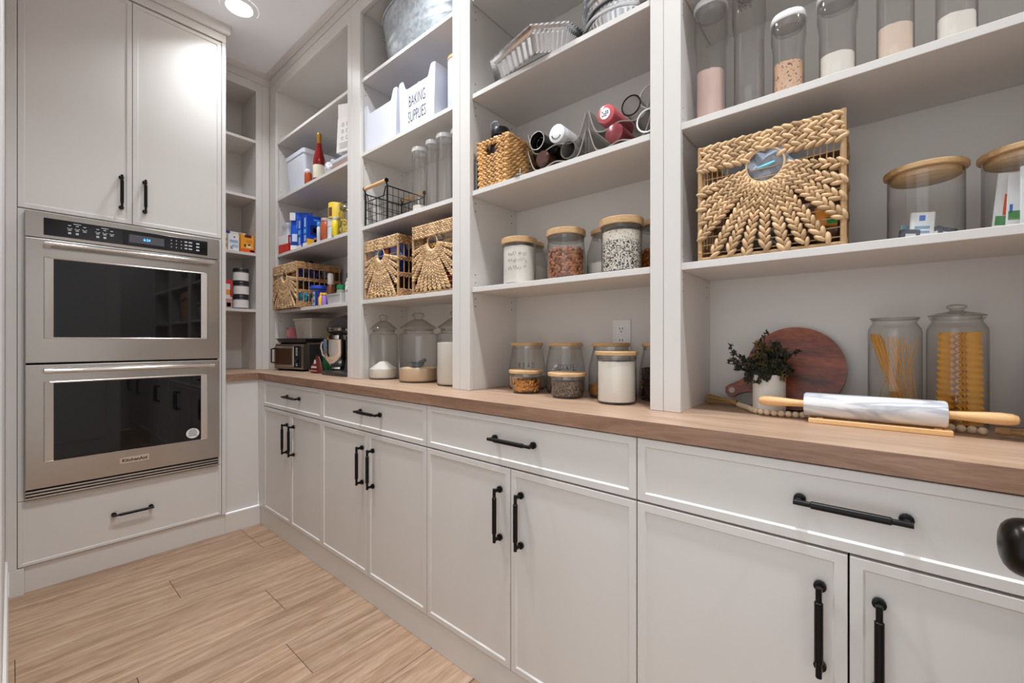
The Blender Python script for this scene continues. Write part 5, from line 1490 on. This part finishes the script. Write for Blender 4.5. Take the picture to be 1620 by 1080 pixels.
boxo('body', col(232, 228, 226, 0.5), t, 0, 0.10, -0.062, 0.058, 0, 0.190, 0.002)
bm = B(); prism(bm, [(-0.062, 0.1905), (0.058, 0.1905), (0.066, 0.275), (-0.030, 0.262)], 0.004, 0.007, 'X'); obj('open_flap', bm, col(226, 222, 220, 0.5), t)
bm = B()
for r_ in range(3):
    for k in range(2): tube(bm, [(-0.0004, -0.034 + k * 0.040 + 0.009 * math.cos(2 * PI * q / 14), 0.150 - r_ * 0.038 + 0.009 * math.sin(2 * PI * q / 14)) for q in range(14)], 0.0009, 4, closed=True)
for k in range(4): box(bm, -0.0006, -0.0001, -0.045, 0.030, 0.020 + k * 0.009, 0.022 + k * 0.009)
obj('icon_print', bm, INK, t, kind='stuff')
crumple('white_wrap', 'crumpled white plastic wrap lying between the wine bottle and the carton', col(214, 214, 222, 0.25), (1.240, 2.440, ZB + 0.001), 0.045, 0.075, 0.042, seed=31, amp=0.2, cat='wrap')
t = thing('film_tray', 'flat wrapped tray with a pinkish-brown base under the carton', 'tray', (1.198, 2.300, ZB + 0.0005))
boxo('base', col(160, 130, 118, 0.4), t, 0, 0.15, -0.11, 0.085, 0, 0.026, 0.006, 2)
boxo('film_cover', col(206, 206, 214, 0.2), t, 0.001, 0.15, -0.115, 0.09, 0.0262, 0.060, 0.014, 3)

def front_box(label, loc, w, h, d, base, bits, name='food_box', cat='box', rotz=0.0):
    """box facing the room along -Y; bits in fractions of width/height"""
    q = thing(name, label, cat, loc, rotz)
    boxo('box', base, q, -w / 2, w / 2, 0, d, 0, h, 0.0012)
    for x0, x1, z0, z1, m in bits: boxo('print', m, q, x0 * w, x1 * w, -0.0006, 0.0002, z0 * h, z1 * h, 0)
    return q
# ---- corner bay, second shelf: boxes, cans and jars
def carton(label, loc, w, h, d, base, bits, rotz=0.0, name='food_box', group=None, cat='box'):
    q = thing(name, label, cat, loc, rotz, group=group)
    boxo('box', base, q, 0, d, -w / 2, w / 2, 0, h, 0.0012)
    for y0, y1, z0, z1, m in bits: boxo('print', m, q, -0.0006, 0.0002, y0 * w, y1 * w, z0 * h, z1 * h, 0)
    return q
redm, whm, bluem, yelm, dkm = col(196, 40, 34, 0.4), col(228, 224, 222, 0.45), col(20, 74, 190, 0.3), col(236, 176, 42, 0.4), col(40, 36, 40, 0.5)
front_box('red and white box at the bottom of the pair beside the corner stile', (1.258, 2.985, ZC + 0.0003), 0.120, 0.056, 0.115, redm, [(-0.30, 0.1, 0.3, 0.62, whm), (0.2, 0.5, 0.1, 0.5, whm)], rotz=0.12)
front_box('red-edged grey label box, upper of the pair beside the corner stile', (1.258, 2.987, ZC + 0.0568), 0.120, 0.058, 0.115, whm, [(-0.48, 0.5, 0.84, 1.0, redm), (-0.48, 0.5, 0.0, 0.14, redm), (-0.48, -0.40, 0.0, 1.0, redm), (-0.32, 0.42, 0.28, 0.74, col(150, 146, 150, 0.4))], rotz=0.12)
t = thing('white_carton', 'white grooved carton standing on the red boxes', 'carton', (1.242, 3.030, ZC + 0.1153))
bm = B(); loft(bm, [[(x, y, z) for x, y in rrect(w_, w_, 0.012, 3)] for w_, z in ((0.082, 0.0), (0.082, 0.050), (0.094, 0.062), (0.094, 0.082))]); obj('body', bm, WHITEP, t, smooth=True)
t = thing('chip_bag', 'tall blue and white foil bag between the red boxes and the blue boxes', 'bag', (1.262, 2.912, ZC + 0.0005), 0.85)
bm = B()
secs = []
for z, d_, w_ in ((0.0, 0.004, 0.062), (0.02, 0.022, 0.068), (0.10, 0.034, 0.070), (0.20, 0.022, 0.068), (0.245, 0.004, 0.066), (0.262, 0.002, 0.066)):
    secs.append([(d_ * math.cos(2 * PI * k / 20), w_ * math.copysign(abs(math.sin(2 * PI * k / 20)) ** 0.5, math.sin(2 * PI * k / 20)), z) for k in range(20)])
loft(bm, secs); obj('foil_body', bm, col(34, 88, 204, 0.25), t, smooth=True, angle=50)
for y0, y1, z0, z1, m in ((-0.05, 0.02, 0.150, 0.205, col(170, 200, 236, 0.3)), (-0.02, 0.05, 0.06, 0.11, col(206, 220, 240, 0.3)), (-0.06, 0.06, 0.005, 0.035, whm), (0.03, 0.064, 0.20, 0.25, whm)):
    boxo('print', m, t, -0.0352, -0.0335, y0, y1, z0, z1, 0)
lbl, pal = col(90, 180, 220, 0.4), col(160, 200, 236, 0.4)
def spine(q, w, d, h, bits):
    for y0, y1, z0, z1, m in bits: boxo('print', m, q, -w / 2 - 0.0006, -w / 2 + 0.0002, y0 * d, y1 * d, z0 * h, z1 * h, 0)
q = front_box('narrow blue box of pasta next to the tall foil bag', (1.266, 2.782, ZC + 0.0003), 0.130, 0.192, 0.060, bluem, [(-0.4, 0.4, 0.0, 0.2, yelm), (-0.4, 0.4, 0.5, 0.8, pal)])
spine(q, 0.130, 0.060, 0.192, [(0.2, 0.7, 0.45, 0.60, lbl), (0.25, 0.6, 0.66, 0.92, pal), (0.25, 0.6, 0.12, 0.36, pal), (0.0, 1.0, 0.0, 0.10, whm)])
q = front_box('wide blue box with a round picture and golden foot', (1.276, 2.700, ZC + 0.0003), 0.152, 0.196, 0.058, bluem, [(-0.5, 0.0, 0.0, 0.24, yelm), (-0.22, 0.36, 0.84, 0.90, col(90, 150, 226, 0.4)), (-0.36, 0.10, 0.36, 0.70, col(16, 36, 96, 0.4)), (-0.24, 0.02, 0.46, 0.60, whm), (-0.2, 0.0, 0.14, 0.30, col(240, 140, 50, 0.4))])
spine(q, 0.152, 0.058, 0.196, [(0.2, 0.7, 0.42, 0.56, lbl), (0.25, 0.6, 0.62, 0.92, pal), (0.25, 0.6, 0.16, 0.36, pal), (0.0, 1.0, 0.0, 0.12, whm)])
front_box('small blue box standing in front of the wide blue box', (1.302, 2.664, ZC + 0.0003), 0.092, 0.134, 0.020, col(28, 80, 184, 0.35), [(0.0, 0.45, 0.05, 0.4, col(226, 150, 110, 0.4)), (-0.45, -0.05, 0.1, 0.6, col(40, 70, 160, 0.4)), (0.05, 0.4, 0.7, 0.9, whm), (-0.4, 0.1, 0.66, 0.78, col(90, 150, 226, 0.4))])
t = thing('orange_bottle', 'orange-brown sauce bottle with a white cap next to the blue boxes', 'bottle', (1.222, 2.500, ZC + 0.0005))
bm = B(); lathe(bm, [(0.026, 0.0), (0.029, 0.004), (0.029, 0.098), (0.024, 0.112), (0.022, 0.118)], 24); obj('body', bm, col(176, 84, 44, 0.3), t, smooth=True)
bm = B(); lathe(bm, [(0.024, 0.1182), (0.0255, 0.120), (0.0255, 0.134), (0.023, 0.136)], 24); obj('cap', bm, col(206, 186, 176, 0.4), t, smooth=True)
t = thing('blue_cap_bottle', 'slim bottle with a light blue cap squeezed beside the orange bottle', 'bottle', (1.206, 2.552, ZC + 0.0005))
bm = B(); lathe(bm, [(0.010, 0.0), (0.012, 0.003), (0.012, 0.086), (0.009, 0.094)], 18); obj('body', bm, col(206, 216, 226, 0.3), t, smooth=True)
bm = B(); lathe(bm, [(0.010, 0.0942), (0.0115, 0.096), (0.0115, 0.118), (0.010, 0.120)], 18); obj('cap', bm, col(60, 150, 216, 0.35), t, smooth=True)
t = thing('food_can', 'white ringed food can under the yellow cocoa tin', 'can', (1.238, 2.418, ZC + 0.0005))
bm = B(); pf = [(0.040, 0.0), (0.042, 0.002)]
for k in range(6): pf += [(0.0415, 0.010 + k * 0.017), (0.0405, 0.018 + k * 0.017)]
pf += [(0.042, 0.112), (0.040, 0.114)]
lathe(bm, pf, 32); obj('body', bm, col(206, 212, 226, 0.35), t, smooth=True)
bm = B(); lathe(bm, [(0.0421, 0.070), (0.0421, 0.086)], 32, cap0=False, cap1=False); obj('red_band', bm, col(226, 196, 200, 0.4), t, smooth=True)
t = thing('yellow_tin', 'tall yellow tin with a brown picture stacked on the white can', 'tin', (1.240, 2.400, ZC + 0.1150))
bm = B(); lathe(bm, [(0.044, 0.0), (0.046, 0.002), (0.046, 0.088), (0.044, 0.092)], 32); obj('body', bm, col(232, 196, 60, 0.4), t, smooth=True)
bm = B()
for a0, a1, z0, z1 in ((PI - 0.1, PI + 0.5, 0.010, 0.062),):
    secs = [[((0.0464) * math.cos(a0 + (a1 - a0) * k / 8), 0.0464 * math.sin(a0 + (a1 - a0) * k / 8), z) for k in range(9)] for z in (z0, z1)]
    for k in range(8): bm.faces.new([bm.verts.new(p) for p in (secs[0][k], secs[0][k + 1], secs[1][k + 1], secs[1][k])])
obj('picture', bm, col(110, 60, 40, 0.5), t)
t = thing('clip_top_jar', 'clip-top glass jar of yellow-green pasta at the post', 'jar', (1.248, 2.272, ZC + 0.0005))
bm = B(); lathe(bm, [(0.050, 0.0006), (0.056, 0.006), (0.057, 0.12), (0.050, 0.145), (0.046, 0.155)], 32, cap1=False); obj('body', bm, GLASS, t, smooth=True)
bm = B(); lathe(bm, [(0.050, 0.156), (0.053, 0.158), (0.053, 0.172), (0.040, 0.186), (0.010, 0.190)], 32); obj('lid', bm, GLASS2, t, smooth=True)
bm = B(); lathe(bm, [(0.0515, 0.150), (0.0535, 0.1545), (0.0515, 0.1575)], 32, cap0=False, cap1=False); obj('steel_clip', bm, CHROME, t, smooth=True)
pieces('yellow_pasta', 'yellow-green pasta pieces in the clip-top jar', col(202, 178, 60, 0.5), (1.248, 2.272, ZC + 0.0005), 0.0530, 0.008, 0.085, 140, (0.011, 0.005, 0.005))
t = thing('yellow_bottle', 'bright yellow bottle in front of the clip-top jar', 'bottle', (1.202, 2.345, ZC + 0.0005))
bm = B(); lathe(bm, [(0.016, 0.0), (0.0185, 0.003), (0.0185, 0.088), (0.014, 0.094)], 20); obj('body', bm, col(230, 206, 40, 0.35), t, smooth=True)
bm = B(); lathe(bm, [(0.0150, 0.0942), (0.016, 0.096), (0.016, 0.108), (0.014, 0.110)], 20); obj('cap', bm, col(196, 196, 206, 0.35), t, smooth=True)

# ---- corner bay, lower shelf beside the corner basket
t = thing('blue_lidded_jar', 'clear jar with a wide blue lid beside the corner basket', 'jar', (1.268, 2.672, ZD + 0.0005))
bm = B(); lathe(bm, [(0.050, 0.0006), (0.055, 0.006), (0.055, 0.100), (0.050, 0.112)], 32, cap1=False); obj('body', bm, PLASTIC, t, smooth=True)
bm = B(); lathe(bm, [(0.055, 0.1122), (0.058, 0.114), (0.058, 0.130), (0.055, 0.133)], 32); obj('lid', bm, col(30, 76, 190, 0.35), t, smooth=True)
pieces('mixed_nuts', 'tan nuts low in the blue-lidded jar', col(196, 160, 120, 0.6), (1.268, 2.672, ZD + 0.0005), 0.050, 0.008, 0.055, 120, (0.009, 0.006, 0.005))
carton('blue and white salt box in front of the blue-lidded jar', (1.196, 2.575, ZD + 0.0003), 0.072, 0.094, 0.05, col(30, 50, 140, 0.4), [(0.08, 0.46, 0.06, 0.94, col(160, 186, 226, 0.4)), (0.18, 0.36, 0.62, 0.78, bluem), (0.18, 0.36, 0.22, 0.44, bluem)], name='salt_box')
t = thing('mustard_bottle', 'small yellow bottle with a pointed cap at the shelf edge', 'bottle', (1.200, 2.512, ZD + 0.0005))
bm = B(); lathe(bm, [(0.013, 0.0), (0.015, 0.002), (0.015, 0.045), (0.008, 0.056)], 18); obj('body', bm, col(236, 186, 40, 0.35), t, smooth=True)
bm = B(); lathe(bm, [(0.008, 0.0562), (0.008, 0.066), (0.003, 0.078)], 14); obj('cap', bm, col(240, 170, 40, 0.35), t, smooth=True)
t = thing('purple_bottle', 'little purple-labelled yellow-capped bottle at the shelf edge', 'bottle', (1.202, 2.474, ZD + 0.0005))
bm = B(); lathe(bm, [(0.014, 0.0), (0.016, 0.002), (0.016, 0.052), (0.011, 0.058)], 18); obj('body', bm, col(150, 110, 190, 0.4), t, smooth=True)
bm = B(); lathe(bm, [(0.012, 0.0582), (0.0155, 0.060), (0.0155, 0.070), (0.012, 0.072)], 18); obj('cap', bm, col(226, 186, 50, 0.4), t, smooth=True)
t = thing('brown_bottle', 'brown sauce bottle with a tall clear cap and green label', 'bottle', (1.262, 2.518, ZD + 0.0005))
bm = B(); lathe(bm, [(0.024, 0.0), (0.027, 0.004), (0.027, 0.080), (0.018, 0.120), (0.014, 0.130)], 24); obj('body', bm, col(110, 60, 34, 0.25), t, smooth=True)
bm = B(); lathe(bm, [(0.0160, 0.1302), (0.0175, 0.132), (0.0175, 0.190), (0.015, 0.198)], 20); obj('cap', bm, col(216, 206, 196, 0.35), t, smooth=True)
bm = B(); lathe(bm, [(0.0274, 0.012), (0.0274, 0.066)], 24, cap0=False, cap1=False); obj('paper_label', bm, col(96, 104, 84, 0.5), t, smooth=True)
t = thing('green_lidded_jar', 'small jar with a bright green lid behind the clear tray', 'jar', (1.272, 2.405, ZD + 0.0005))
bm = B(); lathe(bm, [(0.024, 0.0), (0.028, 0.004), (0.028, 0.085), (0.025, 0.092)], 24); obj('body', bm, col(146, 150, 132, 0.3), t, smooth=True)
bm = B(); lathe(bm, [(0.0262, 0.0922), (0.0285, 0.094), (0.0285, 0.116), (0.026, 0.118)], 24); obj('lid', bm, col(20, 130, 74, 0.35), t, smooth=True)
t = thing('clear_tray', 'clear ribbed plastic tray at the shelf edge by the post', 'tray', (1.197, 2.360, ZD + 0.0005))
bm = B(); loft(bm, [rs(0.150, 0.05, 0.0, 0.006, 0.031), rs(0.170, 0.062, 0.060, 0.008, 0.031), rs(0.165, 0.057, 0.060, 0.008, 0.031), rs(0.146, 0.046, 0.003, 0.006, 0.031)]); obj('body', bm, col(196, 194, 196, 0.15), t, smooth=True)
bm = B()
for k in range(12): box(bm, -0.0009, 0.0012, -0.068 + k * 0.012, -0.064 + k * 0.012, 0.046, 0.053)
obj('slots', bm, col(120, 118, 122, 0.4), t, kind='stuff')
t = thing('white_bottle', 'white spotted bottle with a dark cap right beside the post', 'bottle', (1.228, 2.236, ZD + 0.0005))
bm = B(); lathe(bm, [(0.019, 0.0), (0.0215, 0.003), (0.0215, 0.105), (0.014, 0.130), (0.012, 0.140)], 24); obj('body', bm, speckle('spotted label', (226, 222, 222), (150, 120, 116), 90, 0.84), t, smooth=True)
bm = B(); lathe(bm, [(0.0135, 0.1402), (0.0145, 0.142), (0.0145, 0.166), (0.013, 0.168)], 20); obj('cap', bm, col(46, 44, 46, 0.4), t, smooth=True)

# ------------------------------------------------------------------ corner bay worktop: toaster oven, trays, mixer
t = thing('toaster_oven', 'stainless countertop toaster oven in the inner corner', 'toaster oven', (1.190, 2.945, ZW), rotz=math.radians(12))
W_, D_, H_ = 0.300, 0.190, 0.188
bm = B(); prism(bm, [(0.0, 0.014), (0.012, 0.012), (D_, 0.012), (D_, H_ - 0.004), (0.030, H_), (0.010, H_ - 0.010), (0.0, H_ - 0.030)], -W_ / 2, W_ / 2, 'Y'); obj('housing', bm, STEEL, t)
bm = B(); box(bm, 0.045, D_ - 0.002, -W_ / 2 - 0.0006, -W_ / 2 + 0.001, 0.014, H_ - 0.012); obj('side_panel', bm, col(58, 58, 60, 0.35), t)
dr = boxo('door', STEEL_V, t, -0.008, -0.0003, -0.060, W_ / 2 - 0.006, 0.030, 0.160, 0.003)
bm = B(); box(bm, -0.0090, -0.0078, -0.044, W_ / 2 - 0.022, 0.042, 0.148); obj('window', bm, plain('smoked toaster glass', (66, 44, 30), 0.06, var=0.1, scale=30), dr)
bm = B(); yl = W_ / 2 - 0.002
tube(bm, [(-0.008, yl - 0.012, 0.052), (-0.032, yl - 0.012, 0.056), (-0.032, yl - 0.012, 0.144), (-0.008, yl - 0.012, 0.148)], 0.005, 8); obj('handle', bm, BLACK, dr, smooth=True)
pn = boxo('control_strip', PANELGLASS, t, -0.0072, -0.0003, -0.122, -0.064, 0.024, 0.166, 0.002)
bm = B(); lathe(bm, [(0.0155, -0.0074), (0.0155, -0.016), (0.013, -0.018)], 24, (0, -0.093, 0.076), axis='X'); obj('knob', bm, col(70, 70, 96, 0.2, 0.8), pn, smooth=True)
bm = B()
for k in range(5): box(bm, -0.0078, -0.0071, -0.102, -0.084, 0.104 + k * 0.011, 0.109 + k * 0.011)
for k in range(2): box(bm, -0.0078, -0.0071, -0.102, -0.084, 0.036 + k * 0.011, 0.041 + k * 0.011)
obj('buttons', bm, PRINT, pn, kind='stuff')
for yy in (-W_ / 2 + 0.03, W_ / 2 - 0.03):
    for xx in (0.02, D_ - 0.03):
        bm = B(); lathe(bm, [(0.010, 0.0003), (0.011, 0.012)], 12, (xx, yy, 0)); obj('foot', bm, BLACK, t)
t = thing('baking_tray', 'dark flat baking tray lying on top of the toaster oven', 'tray', (1.166, 2.930, ZW + H_ + 0.0006), rotz=math.radians(12))
bm = B(); loft(bm, [rs(0.27, 0.17, 0.0, 0.012), rs(0.30, 0.192, 0.022, 0.016), rs(0.315, 0.204, 0.0235, 0.018), rs(0.315, 0.204, 0.026, 0.018), rs(0.292, 0.184, 0.0245, 0.015), rs(0.266, 0.166, 0.003, 0.012)])
obj('pan', bm, col(64, 62, 64, 0.35, 0.5), t, smooth=True)
t = thing('grey_bin', 'grey tapered plastic bin standing on the baking tray', 'storage bin', (1.210, 2.880, ZW + H_ + 0.0275), rotz=math.radians(8))
bm = B(); loft(bm, [rs(0.170, 0.14, 0.0, 0.012), rs(0.196, 0.165, 0.118, 0.014), rs(0.208, 0.177, 0.120, 0.016), rs(0.208, 0.177, 0.132, 0.016), rs(0.190, 0.160, 0.132, 0.013), rs(0.164, 0.136, 0.004, 0.011)])
obj('body', bm, col(196, 190, 180, 0.4), t, smooth=True, angle=50)
carton('small pink box on the baking tray beside the grey bin', (1.215, 3.020, ZW + H_ + 0.0275), 0.036, 0.072, 0.05, col(214, 130, 136, 0.45), [(-0.3, 0.3, 0.2, 0.8, col(226, 168, 168, 0.45)), (-0.5, 0.5, 0.88, 1.0, col(120, 40, 50, 0.4))], name='pink_box')

# stand mixer, bowl towards the inner corner
mk = col(58, 56, 56, 0.28, 0.3)
t = thing('stand_mixer', 'dark grey stand mixer with a polished steel bowl, partly behind the post', 'stand mixer', (1.268, 2.425, ZW))
bm = B(); loft(bm, [[(x, y - 0.070, z) for x, y in rrect(a, b, 0.06, 6)] for a, b, z in ((0.170, 0.315, 0.0005), (0.176, 0.322, 0.006), (0.172, 0.316, 0.018), (0.140, 0.280, 0.026))]); obj('base', bm, mk, t, smooth=True)
bm = B(); loft(bm, [[(x, y - 0.190, z) for x, y in rrect(a, b, 0.03, 5)] for a, b, z in ((0.120, 0.090, 0.024), (0.100, 0.075, 0.10), (0.105, 0.085, 0.225))]); obj('column', bm, mk, t, smooth=True)
bm = B(); secs = []
for y, rr, zc in ((-0.245, 0.030, 0.285), (-0.235, 0.050, 0.284), (-0.19, 0.066, 0.284), (-0.10, 0.072, 0.284), (-0.02, 0.068, 0.280), (0.045, 0.056, 0.274), (0.080, 0.044, 0.270), (0.092, 0.030, 0.268)):
    secs.append([(rr * 0.86 * math.cos(2 * PI * k / 24), y, zc + rr * (0.92 if math.sin(2 * PI * k / 24) > 0 else 0.70) * math.sin(2 * PI * k / 24)) for k in range(24)])
loft(bm, secs); hd = obj('motor_head', bm, mk, t, smooth=True, angle=70)
bm = B()
secs = []
for z, g in ((0.2560, 0.0), (0.2740, 0.0)):
    secs.append([(x, y, z) for x, y in [(0.0625 * math.cos(a) * (1.02), -0.08 + 0.155 * math.copysign(abs(math.sin(a)) ** 0.75, math.sin(a))) for a in [2 * PI * k / 36 for k in range(36)]]])
loft(bm, secs); obj('steel_band', bm, CHROME, hd, smooth=True, angle=50)
text_mesh('band_lettering', 'KitchenAid', 0.0165, INK, hd, (-0.0652, -0.018, 0.265), FACE_X, 1.05, bold=0.0006)
bm = B(); lathe(bm, [(0.017, 0.0), (0.019, 0.004), (0.019, 0.018), (0.015, 0.024)], 20, (0, 0.088, 0.266), axis='Y'); tube(bm, [(-0.010, 0.095, 0.276), (-0.028, 0.098, 0.284)], [0.006, 0.010], 12); obj('attachment_knob', bm, CHROME, hd, smooth=True)
bm = B(); lathe(bm, [(0.024, 0.205), (0.030, 0.210), (0.030, 0.232), (0.036, 0.238)], 24, (0, 0.012, 0)); obj('planetary_hub', bm, CHROME, hd, smooth=True)
bm = B(); lathe(bm, [(0.040, 0.030), (0.044, 0.034), (0.042, 0.044), (0.056, 0.060), (0.076, 0.090), (0.085, 0.130), (0.087, 0.202), (0.0895, 0.2065), (0.0865, 0.2055), (0.083, 0.130), (0.055, 0.063), (0.01, 0.052)], 48); bw = obj('bowl', bm, BOWL, t, smooth=True, angle=50)
bm = B(); tube(bm, [(-0.040, 0.078, 0.192), (-0.054, 0.102, 0.190), (-0.058, 0.108, 0.165), (-0.052, 0.098, 0.115), (-0.044, 0.078, 0.098)], [0.006, 0.007, 0.007, 0.007, 0.006], 10); obj('bowl_handle', bm, CHROME, bw, smooth=True)
bm = B(); box(bm, -0.0885, -0.0865, -0.004, 0.004, 0.150, 0.204); obj('blue_tape', bm, col(60, 130, 210, 0.5), bw)

t = thing('snack_bag', 'brown-red foil bag slumped between the toaster oven and the mixer', 'bag', (1.225, 2.610, ZW + 0.0005), 0.1)
bm = B(); rnd = random.Random(2)
secs = []
for z, d_, w_ in ((0.0, 0.024, 0.062), (0.012, 0.028, 0.064), (0.045, 0.022, 0.052), (0.075, 0.012, 0.034), (0.098, 0.003, 0.018), (0.108, 0.002, 0.012)):
    secs.append([(d_ * math.cos(2 * PI * k / 20) + rnd.uniform(-0.002, 0.002), w_ * math.sin(2 * PI * k / 20) + rnd.uniform(-0.002, 0.002), z) for k in range(20)])
loft(bm, secs); obj('foil_body', bm, col(96, 34, 30, 0.3), t, smooth=True, angle=40)
boxo('print', col(206, 190, 180, 0.4), t, -0.0300, -0.0262, -0.034, 0.020, 0.032, 0.044, 0)
boxo('print', col(180, 120, 110, 0.4), t, -0.0302, -0.0272, -0.040, 0.044, 0.012, 0.020, 0)
bm = B(); prism(bm, [(-0.012, 0.046), (0.014, 0.046), (0.006, 0.082), (-0.004, 0.082)], -0.0180, -0.0150, 'X'); obj('print', bm, col(216, 212, 210, 0.4), t)
t = thing('green_pouch', 'small green pouch with a pale string behind the mixer bowl handle', 'pouch', (1.300, 2.640, ZW + 0.0005))
bm = B(); secs = [[(d_ * math.cos(2 * PI * k / 16), w_ * math.sin(2 * PI * k / 16), z) for k in range(16)] for z, d_, w_ in ((0.0, 0.018, 0.044), (0.06, 0.020, 0.044), (0.125, 0.016, 0.040), (0.175, 0.004, 0.036))]
loft(bm, secs); obj('body', bm, col(30, 132, 74, 0.35), t, smooth=True)
bm = B(); tube(bm, [(-0.02, 0.055, 0.150), (-0.024, 0.03, 0.168), (-0.022, 0.005, 0.188), (-0.018, -0.02, 0.215)], 0.0022, 6); obj('string', bm, col(196, 226, 206, 0.5), t, smooth=True)
t = thing('gold_ornament', 'small gold and amber bow standing on the mixer bowl rim', 'ornament', (1.225, 2.470, ZW + 0.2070))
bm = B()
for a in (0.5, 2.3, 3.9, 5.4): tube(bm, [(0, 0, 0.006), (0.0, 0.016 * math.cos(a) - 0.006, 0.012 + 0.012 * math.sin(a)), (0.0, 0.026 * math.cos(a + 0.25), 0.016 + 0.022 * math.sin(a + 0.25)), (0.0, 0.014 * math.cos(a + 0.5), 0.010 + 0.012 * math.sin(a + 0.5)), (0, 0, 0.006)], 0.0032, 6)
obj('loops', bm, col(120, 84, 30, 0.25, 0.5), t, smooth=True)
bm = B(); lathe(bm, [(0.006, 0.0), (0.007, 0.004), (0.005, 0.009)], 12); obj('centre', bm, col(200, 130, 40, 0.3), t, smooth=True)

# ------------------------------------------------------------------ narrow corner shelving: packets and jars
zc, zd = NZ[1] + 0.0004, NZ[0] + 0.0004
om = col(238, 160, 40, 0.4)
front_box('orange tea box with a dark arched label on the narrow corner shelf', (1.049, 3.262, zc), 0.080, 0.122, 0.06, om, [(-0.5, 0.5, 0.0, 0.22, col(226, 96, 30, 0.4)), (-0.20, 0.30, 0.84, 1.0, col(84, 28, 44, 0.4)), (-0.06, 0.30, 0.26, 0.46, col(240, 214, 160, 0.4)), (0.02, 0.24, 0.40, 0.50, col(216, 70, 50, 0.4)), (-0.26, -0.12, 0.32, 0.46, col(40, 70, 40, 0.4)), (-0.1, 0.36, 0.58, 0.62, col(200, 120, 30, 0.4)), (-0.1, 0.36, 0.66, 0.70, col(200, 120, 30, 0.4)), (0.2, 0.5, 0.06, 0.16, whm)])
front_box('white pouch with pale blue print next to the orange tea box', (0.968, 3.268, zc), 0.064, 0.112, 0.030, col(232, 232, 236, 0.4), [(-0.35, 0.40, 0.50, 0.66, col(150, 180, 206, 0.4)), (-0.1, 0.42, 0.22, 0.40, col(170, 190, 210, 0.4)), (-0.30, -0.08, 0.10, 0.30, col(150, 150, 150, 0.4)), (0.0, 0.14, 0.80, 0.88, dkm)], name='pouch', cat='pouch')
front_box('tan snack pouch at the side of the oven cabinet', (0.915, 3.272, zc), 0.036, 0.115, 0.028, col(206, 186, 150, 0.45), [(-0.4, 0.4, 0.2, 0.4, col(150, 96, 60, 0.45)), (-0.4, 0.4, 0.55, 0.7, col(150, 96, 60, 0.45))], name='pouch', cat='pouch')
front_box('long white box with a blue end behind the tea box', (0.985, 3.335, zc), 0.160, 0.145, 0.05, whm, [(-0.5, -0.12, 0.88, 1.0, col(30, 50, 130, 0.4)), (0.20, 0.36, 0.86, 0.98, col(130, 180, 70, 0.4))])
front_box('red packet at the back of the narrow corner shelf', (0.925, 3.400, zc), 0.060, 0.205, 0.03, col(170, 36, 34, 0.4), [(0.0, 0.5, 0.84, 0.96, col(196, 96, 56, 0.4))], name='pouch', cat='packet')
jl = ['lowest of three stacked white-labelled jars', 'middle of three stacked white-labelled jars', 'top of three stacked white-labelled jars']
sj = None
for k in range(3):
    loc = (1.022 + 0.002 * (k == 1), 3.305, zd + k * 0.0925)
    if sj is None:
        sj = thing('stacked_jar', jl[0], 'jar', loc, group='white-labelled jars stacked on the corner shelf')
        bm = B(); lathe(bm, [(0.043, 0.0), (0.0465, 0.003), (0.0465, 0.068), (0.045, 0.072)], 30); obj('body', bm, col(70, 64, 62, 0.3), sj, smooth=True)
        bm = B(); lathe(bm, [(0.0469, 0.008), (0.0469, 0.062)], 30, cap0=False, cap1=False); obj('paper_label', bm, col(226, 222, 220, 0.5), sj, smooth=True)
        bm = B(); lathe(bm, [(0.0455, 0.0722), (0.0475, 0.074), (0.0475, 0.089), (0.0455, 0.0915)], 30); obj('lid', bm, col(40, 36, 38, 0.35), sj, smooth=True)
    else: copy_tree(sj, loc, 0.0, jl[k])
front_box('red and white carton with a yellow picture beside the stacked jars', (0.942, 3.275, zd), 0.040, 0.190, 0.07, whm, [(-0.5, 0.5, 0.86, 1.0, col(206, 50, 60, 0.4)), (0.2, 0.5, 0.40, 0.86, col(206, 50, 60, 0.4)), (-0.4, 0.3, 0.48, 0.66, col(236, 150, 50, 0.4)), (-0.5, 0.5, 0.0, 0.34, col(190, 150, 140, 0.4)), (-0.3, 0.3, 0.06, 0.2, col(160, 70, 70, 0.4))])
